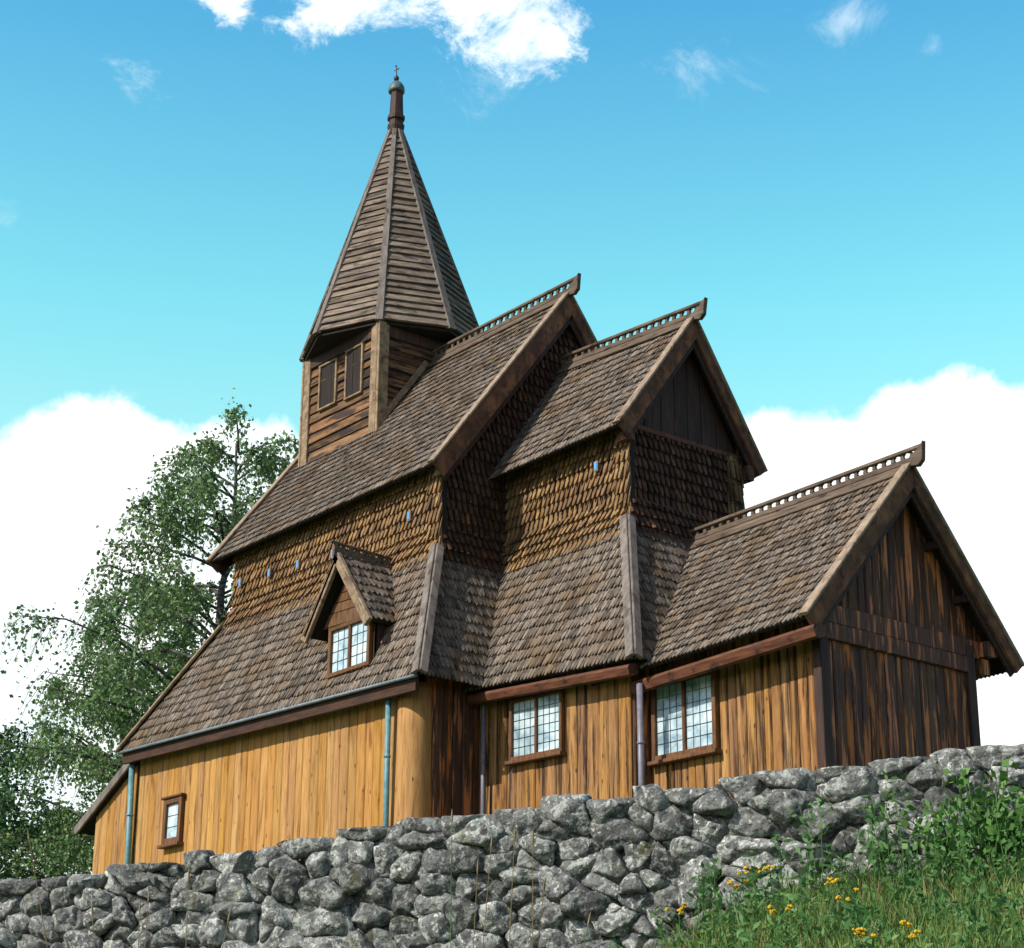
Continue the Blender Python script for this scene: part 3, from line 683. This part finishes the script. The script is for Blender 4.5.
# belfry
TX0, TX1, TB, TZ = -7.40, -4.50, 1.44, 12.38
BE = part('belfry', 'log', CH, lambda mb: [mb.slab(q, h, .08, 0) or mb.laps(q, h, .23, .03, .05) for q, h in (
    ([(TX0, -TB, 9.3), (TX1, -TB, 9.3), (TX1, -TB, TZ), (TX0, -TB, TZ)], (0, -1, 0)), ([(TX1, -TB, 9.3), (TX1, TB, 9.3), (TX1, TB, TZ), (TX1, -TB, TZ)], (1, 0, 0)),
    ([(TX0, -TB, 9.3), (TX0, TB, 9.3), (TX0, TB, TZ), (TX0, -TB, TZ)], (-1, 0, 0)), ([(TX0, TB, 9.3), (TX1, TB, 9.3), (TX1, TB, TZ), (TX0, TB, TZ)], (0, 1, 0)))])
for x, y in ((TX0, -TB), (TX1, -TB), (TX1, TB), (TX0, TB)):
    sx_, sy_ = (1 if x == TX1 else -1), (1 if y == TB else -1)
    part('corner_board', 'trim', BE, lambda mb: (mb.beam((x-sx_*.11, y+sy_*.06, 9.3), (x-sx_*.11, y+sy_*.06, TZ), .24, .07, (0, sy_, 0)), mb.beam((x+sx_*.06, y-sy_*.04, 9.3), (x+sx_*.06, y-sy_*.04, TZ), .28, .07, (sx_, 0, 0))))
part('frieze_board', 'tar_plain', BE, lambda mb: (mb.beam((TX0, -TB-.05, TZ-.16), (TX1-.2, -TB-.05, TZ-.16), .06, .3), mb.beam((TX1+.05, -TB+.2, TZ-.16), (TX1+.05, TB, TZ-.16), .06, .3)))
part('flashing_board', 'trim', BE, lambda mb: mb.beam((TX1+.06, -TB-.02, 9.98), (TX1+.06, -.2, 11.72), .06, .14, (0, -.7, .7)))
for x0, x1, z0, z1 in ((-6.76, -6.10, 10.93, 12.0), (-5.70, -5.08, 10.88, 12.04)):
    part('opening_frame', 'trim', BE, lambda mb: (mb.beam((x0, -TB-.06, z0), (x0, -TB-.06, z1), .055, .08, (0, -1, 0)), mb.beam((x1, -TB-.06, z0), (x1, -TB-.06, z1), .055, .08, (0, -1, 0)),
        mb.beam((x0-.03, -TB-.06, z1), (x1+.03, -TB-.06, z1), .085, .055), mb.beam((x0-.03, -TB-.06, z0), (x1+.03, -TB-.06, z0), .09, .05)))
# dark boards in the frames paint the unlit depth of the belfry openings
for x0, x1, z0, z1 in ((-6.76, -6.10, 10.93, 12.0), (-5.70, -5.08, 10.88, 12.04)):
    part('dark_infill', 'under', BE, lambda mb: mb.planks([(x0+.03, -TB-.045, z0+.03), (x1-.03, -TB-.045, z0+.03), (x1-.03, -TB-.045, z1-.03), (x0+.03, -TB-.045, z1-.03)], (0, -1, 0), .2, .02, .006))
# octagonal spire
SC, SR, SZ = V((-5.97, 0, 12.42)), 2.17, 12.42; AP = V((-6.19, 0, 18.40))
oct_ = [SC+V((math.cos(k*PI/4)*SR, math.sin(k*PI/4)*SR, 0)) for k in range(8)]
octt = [AP+V((math.cos(k*PI/4)*.13, math.sin(k*PI/4)*.13, 0)) for k in range(8)]
def spire_fn(mb):
    for k in range(8):
        a, b = oct_[k], oct_[(k+1) % 8]; q = [a, b, octt[(k+1) % 8], octt[k]]; h = (a+b)/2-SC; h.z = .5
        mb.slab(q, h, .06, 0); mb.laps(q, h, .205, .03, .05)
SP = part('spire', 'spire', CH, spire_fn)
part('soffit', 'under', SP, lambda mb: mb.prism([p.lerp(SC, .02)-V((0, 0, .03)) for p in oct_], (0, 0, 1), .06))
for k in range(8):
    d_ = (oct_[k]-SC).normalized()
    part('hip_board', 'grey_trim', SP, lambda mb: mb.loft([[p+d_*.065+d_.cross(V((0, 0, 1)))*wd, p+d_*.065-d_.cross(V((0, 0, 1)))*wd, p-d_*.05-d_.cross(V((0, 0, 1)))*wd*1.25, p-d_*.05+d_.cross(V((0, 0, 1)))*wd*1.25] for p, wd in ((oct_[k]-V((0, 0, .03)), .085), (octt[k], .05))]))
FI = part('finial', 'tar_plain', CH, lambda mb: (mb.lathe(AP, [(.17, -.12), (.19, 0), (.21, .12), (.21, .18), (.175, .2), (.175, .3), (.215, .32), (.215, .42), (.175, .44), (.17, .52), (.15, 1.0), (.15, 1.12)], 8)))
part('cap', 'cap_metal', FI, lambda mb: mb.lathe(AP+V((-.02, 0, 1.10)), [(.15, -.02), (.20, 0), (.205, .06), (.185, .16), (.13, .25), (.06, .30), (.02, .33)], 16), True)
part('ball', 'iron', FI, lambda mb: mb.lathe(AP+V((-.04, 0, 1.42)), [(.01, 0), (.055, .03), (.07, .08), (.055, .13), (.01, .16)], 12), True)
part('vane_rod', 'iron', FI, lambda mb: (mb.tube([AP+V((-.03, 0, 1.4)), AP+V((-.07, 0, 1.86))], [.025, .015], 8), mb.beam(AP+V((-.13, 0, 1.76)), AP+V((.05, 0, 1.74)), .02, .03), mb.lathe(AP+V((-.07, 0, 1.84)), [(.005, 0), (.03, .02), (.005, .05)], 8)))

# west porch (lean-to)
plank_wall('porch_wall', 'pine', [(-11.42, -3.86, -1.2), (-9.68, -3.86, -1.2), (-9.68, -3.86, 2.92), (-11.42, -3.86, 1.98)], (0, -1, 0), width=.28, th=.05, bev=.02, gap=.012)
plank_wall('porch_wall', 'pine', [(-11.42, -3.86, -1.2), (-11.42, 3.86, -1.2), (-11.42, 3.86, 1.98), (-11.42, -3.86, 1.98)], (-1, 0, 0), **PK)
pq = [(-12.02, -4.02, 1.72), (-12.02, 4.02, 1.72), (-9.6, 4.02, 3.02), (-9.6, -4.02, 3.02)]
roof('porch_roof', pq, (-1, 0, 1), **RK)
part('barge_board', 'grey_trim', CH, lambda mb: mb.beam((-12.06, -4.06, 1.72), (-9.72, -4.06, 2.98), .06, .2, (-.45, 0, 1)))
part('barge_board', 'grey_trim', CH, lambda mb: mb.beam((-12.06, 4.06, 1.72), (-9.72, 4.06, 2.98), .06, .2, (-.45, 0, 1)))

# ------------------------------------------------------------------ dry stone wall
def stone_wall():
    T0, T1, H = -7.2, 7.0, 1.75
    def base(tt): return lerp_table(TOP, tt)
    H = 2.0; L = T1-T0; K = math.hypot(1, .411)          # along-wall metres per t
    seeds = []; hh = 0.0; row = 0
    # seeds measured down from the top line
    while hh < H:
        ch = random.uniform(.12, .25); a = random.uniform(-.3, 0)
        while a < L*K:
            wd = random.choice((.20, .30, .40, .52, .64, .80))*random.uniform(.85, 1.15)
            seeds.append((a+wd/2, hh+ch/2+random.uniform(-.085, .085)+.03*math.sin(a*1.7+row)))
            a += wd
        hh += ch; row += 1
    seeds += [(random.uniform(0, L*K), random.uniform(.1, H)) for _ in range(int(len(seeds)*.22))]
    vs, fs = [], []
    DW = V((RH.x, RH.y, 0))-V((FH.x, FH.y, 0))*.411; DW.normalize(); NW = V((DW.y, -DW.x, 0)); 
    if NW.dot(V((-FH.x, -FH.y, 0))) < 0: NW = -NW
    ax = 1.0; ay = 1.45                        # anisotropy: flat stones
    for i, (sa, sh) in enumerate(seeds):
        poly = [(sa-.6, sh-.4), (sa+.6, sh-.4), (sa+.6, sh+.4), (sa-.6, sh+.4)]
        for j, (qa, qh) in enumerate(seeds):
            if j == i or abs(qa-sa) > 1.2 or abs(qh-sh) > .8: continue
            mxp = ((sa+qa)/2, (sh+qh)/2); dx, dy = (qa-sa)*ax, (qh-sh)*ay*ay
            # keep the side of the seed: left of a line whose left normal is -(dx,dy)
            poly = clip2(poly, mxp, (mxp[0]-dy, mxp[1]+dx))
            if len(poly) < 3: break
        if len(poly) < 3: continue
        tp = random.uniform(-.06, .06)
        poly = clip2(poly, (10, tp), (-10, tp)) if False else [(a, max(h_, tp)) for a, h_ in poly]
        A = abs(area2(poly))
        if A < .006: continue
        ca = sum(p[0] for p in poly)/len(poly); chh = sum(p[1] for p in poly)/len(poly)
        nth, size = 40, math.sqrt(A)
        rad = []
        for k in range(nth):
            th = 2*PI*k/nth; dx, dy = math.cos(th), math.sin(th); best = 1.
            for m in range(len(poly)):
                p, q = poly[m], poly[(m+1) % len(poly)]; ex, ey = q[0]-p[0], q[1]-p[1]; den = dx*ey-dy*ex
                if abs(den) < 1e-9: continue
                tq = ((p[0]-ca)*ey-(p[1]-chh)*ex)/den; uq = ((p[0]-ca)*dy-(p[1]-chh)*dx)/den
                if tq > 0 and -1e-6 <= uq <= 1+1e-6: best = min(best, tq)
            rad.append(best)
        rad = [(rad[k-1]+7*rad[k]+rad[(k+1) % nth])/9 for k in range(nth)]
        D = random.uniform(.06, .13)*(1 if size > .25 else .8); fwd = random.uniform(-.05, .07)
        tx, ty = random.uniform(-.5, .5), random.uniform(-.55, .25); seed = V((i*3.7, i*1.3, 0))
        prof = [(.2, 1.0), (.42, .99), (.62, .95), (.78, .87), (.90, .70), (.98, .42), (1.02, .1), (1.04, -.4), (1.02, -1.4)]
        tA = T0+ca/K; s0 = wall_s(tA); x0, y0 = xy(s0, tA); z0 = base(tA)-chh
        def P(a, h_, dp):
            return V((x0, y0, z0))+DW*a-V((0, 0, 1))*h_+NW*dp
        b = len(vs); pts = [(0, 0, D)]
        for sc, dd in prof:
            for k in range(nth):
                th = 2*PI*k/nth; r = rad[k]*sc*1.05; a_, h_ = math.cos(th)*r, math.sin(th)*r
                pts.append((a_, h_, D*dd+(tx*a_+ty*h_)*max(0, dd)*.5))
        A3 = np.array(pts)
        for _ in range(9):
            nn = rng.normal(size=3); nn[2] = abs(nn[2])*1.1+.15; nn[:2] *= 1.1; nn /= np.linalg.norm(nn)
            dt = A3@nn; lim = dt.max()*rng.uniform(.58, .92); ov = np.maximum(0, dt-lim)*(A3[:, 2] > -.02); A3 = A3-np.outer(ov*.92, nn)
        pts = A3.tolist()
        for a_, h_, dp in pts:
            p = P(a_, h_, dp+fwd); q = V((a_, h_, dp))+seed
            n = mnoise.fractal(q*4.5, .8, 2., 4)*.045*min(1.3, size/.3)+abs(mnoise.noise(q*11))*.022+.012
            dirv = (DW*a_*.5-V((0, 0, 1))*h_*.5+NW*.2*(1 if dp > 0 else -.2))
            if dirv.length > 1e-5: p += dirv.normalized()*(n-.02)
            vs.append(p)
        fs += [(b, b+1+k, b+1+(k+1) % nth) for k in range(nth)]
        for j in range(len(prof)-1):
            o = b+1+j*nth
            fs += [(o+k, o+nth+k, o+nth+(k+1) % nth, o+(k+1) % nth) for k in range(nth)]
    W = mesh_obj('dry_stone_wall', [tuple(p) for p in vs], fs, M['stone'], None, True)
    tag(W, 'long grey dry stone wall with pale lichen running across the foreground below the church', 'wall')
    core = MB(); rings = []
    for k in range(30):
        tt = T0+L*k/29; x, y = xy(wall_s(tt), tt); zt = base(tt)-.20; p = V((x, y, 0)); nb = NW
        rings.append([p-nb*.10+V((0, 0, zt)), p-nb*.75+V((0, 0, zt)), p-nb*.75+V((0, 0, zt-2.3)), p-nb*.10+V((0, 0, zt-2.3))])
    core.loft(rings); core.build('rubble_core', 'earth', W)
    # capping stones that give the top its depth
stone_wall()

# ------------------------------------------------------------------ trees
def leaf_quads(P, size, droop=.5, asp=.75):
    """one bent leaf (two triangles) per point"""
    n = len(P); P = np.asarray(P)
    d = rng.normal(size=(n, 3)); d[:, 2] -= droop*1.5; d /= np.linalg.norm(d, axis=1)[:, None]
    e = rng.normal(size=(n, 3)); e -= d*np.sum(d*e, axis=1)[:, None]; e /= np.linalg.norm(e, axis=1)[:, None]
    s = (size*rng.uniform(.6, 1.35, n))[:, None]
    v = np.stack([P, P+d*s*.5+e*s*asp*.5, P+d*s, P+d*s*.5-e*s*asp*.5], 1).reshape(-1, 3)
    f = np.arange(4*n).reshape(-1, 4); return v, f
def birch(base, height, crown_lo, spread, n_limb, strands, per, label, seed, lean=(0, 0), leaf=.14, name='birch_tree', mat='birch_leaf', group=None, skew=None):
    rnd = random.Random(seed); base = V(base)
    T = empty(name, base, label, 'tree', group)
    top = base+V((lean[0], lean[1], height*.97)); tp = [base.lerp(top, k/10)+V((rnd.uniform(-.08, .08), rnd.uniform(-.08, .08), 0))*(k > 0) for k in range(11)]
    part('trunk', 'bark', T, lambda mb: mb.tube(tp, [.24*(1-.093*k)*height/14+.012 for k in range(11)], 10), True)
    br = MB(); L = []
    for i in range(n_limb):
        f = crown_lo+(1-crown_lo)*(i+rnd.random())/n_limb; o = base.lerp(top, min(f, .98)); a = rnd.uniform(0, 2*PI)
        reach = spread*(1.04-((f-crown_lo)/(1-crown_lo))**1.5*.72)*rnd.uniform(.6, 1.02)
        if skew: reach *= 1+skew[2]*max(-.4, math.cos(a-math.atan2(skew[1], skew[0])))
        dirv = V((math.cos(a), math.sin(a), 0)); rise = rnd.uniform(.35, .95)
        pts = [o+dirv*reach*q+V((0, 0, reach*rise*(q-.55*q*q)))+V((rnd.uniform(-.1, .1), rnd.uniform(-.1, .1), rnd.uniform(-.08, .08)))*q for q in (0, .25, .5, .75, 1)]
        r0 = .05*reach/spread+.02; br.tube(pts, [r0, r0*.8, r0*.55, r0*.35, .012], 5)
        ns = max(3, int(strands*rnd.uniform(.6, 1.3)*(.4+reach/spread)))
        for k in range(ns):
            q = rnd.uniform(.22, 1.)**.8; j = min(3, int(q*4)); p0 = pts[j].lerp(pts[j+1], q*4-j)
            a2 = a+rnd.uniform(-1.3, 1.3); ln = rnd.uniform(.6, 1.8)*(.55+.45*reach/spread)*height/14
            dv = V((math.cos(a2), math.sin(a2), 0))*ln*.55; up0 = rnd.uniform(.0, .45)*ln
            tip = [p0+dv*s+V((0, 0, up0*s*1.5-ln*1.15*s*s)) for s in (0, .33, .66, 1)]
            br.tube(tip, [.012, .010, .008, .005], 3)
            m = int(per*rnd.uniform(.4, 1.4))
            for _ in range(m):
                s = rnd.uniform(.12, 1.05); jj = min(2, int(s*3)); p = tip[jj].lerp(tip[jj+1], s*3-jj)
                g = .10*(1 if rnd.random() < .8 else 1.7)
                L.append((p.x+rnd.gauss(0, g), p.y+rnd.gauss(0, g), p.z+rnd.gauss(-.03, g*1.35)))
    br.build('branches', 'bark', T, True)
    v, f = leaf_quads(np.array(L), leaf); mesh_obj('crown', v, f, M[mat], T)
    return T
birch((-16.1, 1.2, -.2), 13.4, .22, 5.1, 62, 23, 27, 'tallest birch with a dark trunk beside the west end of the church', 11, (1.9, -.3), leaf=.118, skew=(-.63, -.77, .12))
birch((-20.8, 1.2, -1), 11.6, .10, 4.2, 48, 20, 27, 'lower broad birch at the left edge, left of the tallest birch', 5, (.6, .4), leaf=.118)
birch((-19.6, 2.2, -1), 10.0, .10, 4.2, 32, 17, 28, 'middle-sized birch with hanging twigs filling the gap behind the church porch', 23, (.2, .4), leaf=.118)
birch((-23.8, -1.5, -1), 7.6, .10, 3.5, 40, 20, 30, 'low leafy tree at the lower left corner above the stone wall', 31, (0, 0), .12, 'leafy_tree', 'bush_leaf')

# ------------------------------------------------------------------ plants at the foot of the wall
def gz(x, y): return ground_z(x, y)
def blades(n, region, h0, h1, w0, mat, name, label=None, lean=.5):
    V_, F_ = [], []
    P = []
    while len(P) < n:
        s, tt, dn = region()
        if random.random() > dn: continue
        P.append(xy(s, tt))
    P = np.array(P); Z = np.array([gz(*p) for p in P])
    SD = np.array([wall_s(st(*p)[1])-st(*p)[0] for p in P]); a = rng.uniform(0, 2*PI, n); h = rng.uniform(h0, h1, n)*(.6+.4*rng.random(n))*np.clip(1.15-.13*SD, .42, 1.05); ln = rng.uniform(.08, lean, n)*h; w_ = w0*rng.uniform(.6, 1.4, n)
    dx, dy = np.cos(a), np.sin(a); b = rng.uniform(0, 2*PI, n); sx_, sy_ = np.cos(b), np.sin(b)
    rows = []
    for q, ww in ((0, 1.), (.4, .85), (.75, .55)):
        cx, cy, cz = P[:, 0]+dx*ln*q*q, P[:, 1]+dy*ln*q*q, Z-.03+h*(q-.12*q*q)
        rows += [np.stack([cx-sx_*w_*ww/2, cy-sy_*w_*ww/2, cz], 1), np.stack([cx+sx_*w_*ww/2, cy+sy_*w_*ww/2, cz], 1)]
    rows.append(np.stack([P[:, 0]+dx*ln, P[:, 1]+dy*ln, Z-.03+h*.88], 1))
    v = np.stack(rows, 1).reshape(-1, 3); o = (np.arange(n)*7)[:, None]
    f = np.concatenate([o+np.array([[0, 1, 3, 2]]), o+np.array([[2, 3, 5, 4]])]).tolist()+(o+np.array([[4, 5, 6]])).tolist()
    me = mesh_obj(name, v, f, M[mat]); tag(me, label, None, None, 'stuff'); return me
def reg_right():
    tt = random.uniform(-.9, 7); s = random.uniform(10, wall_s(tt)-.12)
    d_ = 1 if tt > 2.4 else max(.02, (tt-.5)/1.9)
    return s, tt, d_
g_ = blades(34000, reg_right, .12, .46, .012, 'grass', 'grass', None); tag(g_, 'tall green grass growing on the bank below the stone wall', 'grass')
g3 = blades(2600, reg_right, .28, .58, .008, 'straw', 'dry_grass', None); tag(g3, 'pale dry grass stems scattered through the green bank below the wall', 'grass')
def reg_left():
    tt = random.uniform(-7, -.5); s = wall_s(tt)-random.uniform(.1, 2.5); return s, tt, .35 if tt > -4 else 1
g2 = blades(900, reg_left, .25, .7, .011, 'grass', 'grass_tufts', None); tag(g2, 'sparse green grass tufts at the foot of the wall on the left', 'grass')
# broad-leaved weeds among the grass
LP = []; stem = MB()
for kk in range(700):
    tt = random.uniform(-.6, 6.5); s = wall_s(tt)-(random.uniform(.12, 5.5) if kk < 620 else random.uniform(.15, 1.6))
    if random.random() > (1 if tt > 1.7 else .22): continue
    x, y = xy(s, tt); z = gz(x, y); h = (random.uniform(.15, .5) if kk < 620 else random.uniform(.5, .95))*max(.45, 1.15-.13*(wall_s(tt)-s)); lx, ly = random.gauss(0, .08), random.gauss(0, .08)
    stem.tube([(x, y, z-.05), (x+lx*.5, y+ly*.5, z+h*.55), (x+lx, y+ly, z+h)], [.006, .005, .003], 4)
    for k in range(int(20*h/.4)):
        q = random.uniform(.25, 1); LP.append((x+lx*q+random.gauss(0, .045), y+ly*q+random.gauss(0, .045), z+h*q))
lv, lf = leaf_quads(np.array(LP), .082, .25, .36)
W_ = mesh_obj('weeds', lv, lf, M['weed']); tag(W_, 'low broad-leaved weeds mixed through the grass along the wall', 'weeds', None, 'stuff')
stem.build('weed_stems', 'weed', W_)

def ray_at(px, py, depth): return CAM+(FW+RT*((px-512)/1962.8)-UP*((py-474)/1962.8))*depth
# bramble shrub climbing over the right end of the wall
sx0, sy0 = xy(wall_s(4.0)-.45, 4.0)
SH = empty('bramble_shrub', (sx0, sy0, gz(sx0, sy0)), 'leafy bramble shrub leaning on the right end of the stone wall', 'shrub')
st_ = MB(); LP = []; rnd = random.Random(4)
for i in range(26):
    a = rnd.uniform(-.7, .75); tt = 4.0+a; x, y = xy(wall_s(4.0)-.45+rnd.uniform(-.15, .15), tt); b0 = V((sx0+(x-sx0)*.3, sy0+(y-sy0)*.3, gz(sx0, sy0)-.05)); h = rnd.uniform(.55, 1.12)*(1-.35*abs(a))
    e = V((x, y, gz(x, y)+h)); md = b0.lerp(e, .55)+V((0, 0, .14)); st_.tube([b0, md, e], [.009, .007, .004], 5)
    for k in range(30):
        q = rnd.uniform(.2, 1.02); p = b0.lerp(md, q*2) if q < .5 else md.lerp(e, q*2-1); LP.append((p.x+rnd.gauss(0, .07), p.y+rnd.gauss(0, .07), p.z+rnd.gauss(0, .06)))
st_.build('stems', 'weed', SH); lv, lf = leaf_quads(np.array(LP), .085, .2, .7); mesh_obj('leaves', lv, lf, M['shrub_leaf'], SH)

# yellow-flowered weeds
FLOWERS = [(679, 908, 17.0, 'leftmost yellow-flowered weed, standing alone low against the stones'), (737, 884, 16.3, 'yellow-flowered weed on the left flank of the tallest yellow group'),
  (749, 870, 16.2, 'tallest yellow-flowered weed, its top against the stones of the wall'), (770, 870, 16.1, 'yellow-flowered weed just right of the tallest one'),
  (782, 908, 15.0, 'yellow-flowered weed with several loose heads below the tallest ones'), (826, 881, 15.9, 'pale yellow-flowered weed half hidden in grass at the foot of the wall'),
  (853, 895, 14.6, 'yellow-flowered weed in open grass directly above the low one at the bottom edge'), (857, 937, 13.4, 'low yellow-flowered weed at the bottom edge, left of the rightmost one'),
  (912, 932, 13.4, 'rightmost yellow-flowered weed, low in the bright grass')]
for px, py, dp, lab in FLOWERS:
    best = min((abs(ray_at(px, py, q).z-gz(*ray_at(px, py, q).xy)-.44), q) for q in np.arange(10., 17.0-.4*(px-600)/424, .05)); dp = float(best[1])
    hd = ray_at(px, py, dp); gx = hd.x+random.uniform(-.05, .05); gy = hd.y+random.uniform(-.05, .05); zb = min(gz(gx, gy), hd.z-.2)
    Fp = empty('yellow_wildflower', (gx, gy, zb), lab, 'wildflower', 'yellow wildflowers in the grass below the wall')
    sm = MB(); lp = []
    sm.tube([(gx, gy, zb-.03), ((gx+hd.x)/2+.02, (gy+hd.y)/2, (zb+hd.z)/2), tuple(hd-V((0, 0, .05)))], [.006, .005, .004], 6)
    for k in range(random.randint(3, 6)):
        o = V((random.gauss(0, .045), random.gauss(0, .045), random.gauss(0, .022))); c = hd+o
        sm.tube([tuple(hd-V((0, 0, .06))), tuple(c)], .0025, 4)
        fl = MB()
        for j in range(11):
            q = c+V((random.uniform(-.016, .016), random.uniform(-.016, .016), random.uniform(-.006, .010))); fl.lathe(q, [(.004, -.003), (.009, .002), (.008, .009), (.002, .014)], 6)
        fl.build('flower_head', 'flower', Fp)
    for k in range(26):
        q = random.uniform(.2, .9); lp.append((gx+(hd.x-gx)*q+random.gauss(0, .03), gy+(hd.y-gy)*q+random.gauss(0, .03), zb+(hd.z-zb)*q))
    sm.build('stem', 'weed', Fp); lv, lf = leaf_quads(np.array(lp), .07, .2, .35); mesh_obj('leaves', lv, lf, M['weed'], Fp)

# dry grass stalks standing in front of the wall
STALKS = [(28, 832, 70, 955, 'dry brown stalk bent across the far left end of the wall'), (92, 905, 104, 955, 'short dry stalk with a plump seed head near the left end of the wall'), (140, 902, 142, 955, 'straight dry stalk left of the tall seed-headed stalk'), (149, 893, 150, 955, 'reddish dry stalk standing close to a straight one at the left'),
  (189, 870, 196, 955, 'dry stalk with a long feathery seed head in front of the flat stones at left'), (230, 912, 205, 955, 'dry stalk leaning left in front of the left stones'), (452, 812, 457, 900, 'tall thin green stalk rising above the top of the wall near the tarred corner'),
  (478, 862, 470, 955, 'thin stalk leaning right, just right of the stalk that tops the wall'), (492, 838, 472, 955, 'thin pale stalk in front of the middle stones'), (515, 830, 507, 955, 'tall dry stalk before the large round stone'),
  (533, 832, 530, 955, 'reddish upright stalk with narrow seed head before the large round stone'), (545, 880, 520, 955, 'short arching stalk at the bottom middle of the wall'), (590, 915, 565, 955, 'short green arching stalk beside the leafy plants at bottom middle')]
for px, py, bx, by, lab in STALKS:
    sd_ = 20.1-3.5*px/1024
    a, b = ray_at(px, py, sd_-.35), ray_at(bx, by, sd_-.55)
    x, y = b.x, b.y; zb = gz(x, y); b = V((x, y, min(zb, b.z)))
    Tt = empty('grass_stalk', b, lab, 'grass stalk', 'dry grass stalks in front of the wall')
    mid = a.lerp(b, .5)+V((random.uniform(-.03, .03), random.uniform(-.03, .03), 0)); cl = 'weed' if 'green' in lab else 'straw'
    part('stem', cl, Tt, lambda mb: mb.tube([b, b.lerp(mid, .5), mid, mid.lerp(a, .5), a], [.006, .0055, .005, .004, .003], 5))
    dv = (a-mid).normalized()
    part('seed_head', 'straw', Tt, lambda mb: mb.tube([a-dv*.12, a-dv*.07, a-dv*.02, a+dv*.03], [.003, .011, .009, .002], 6))
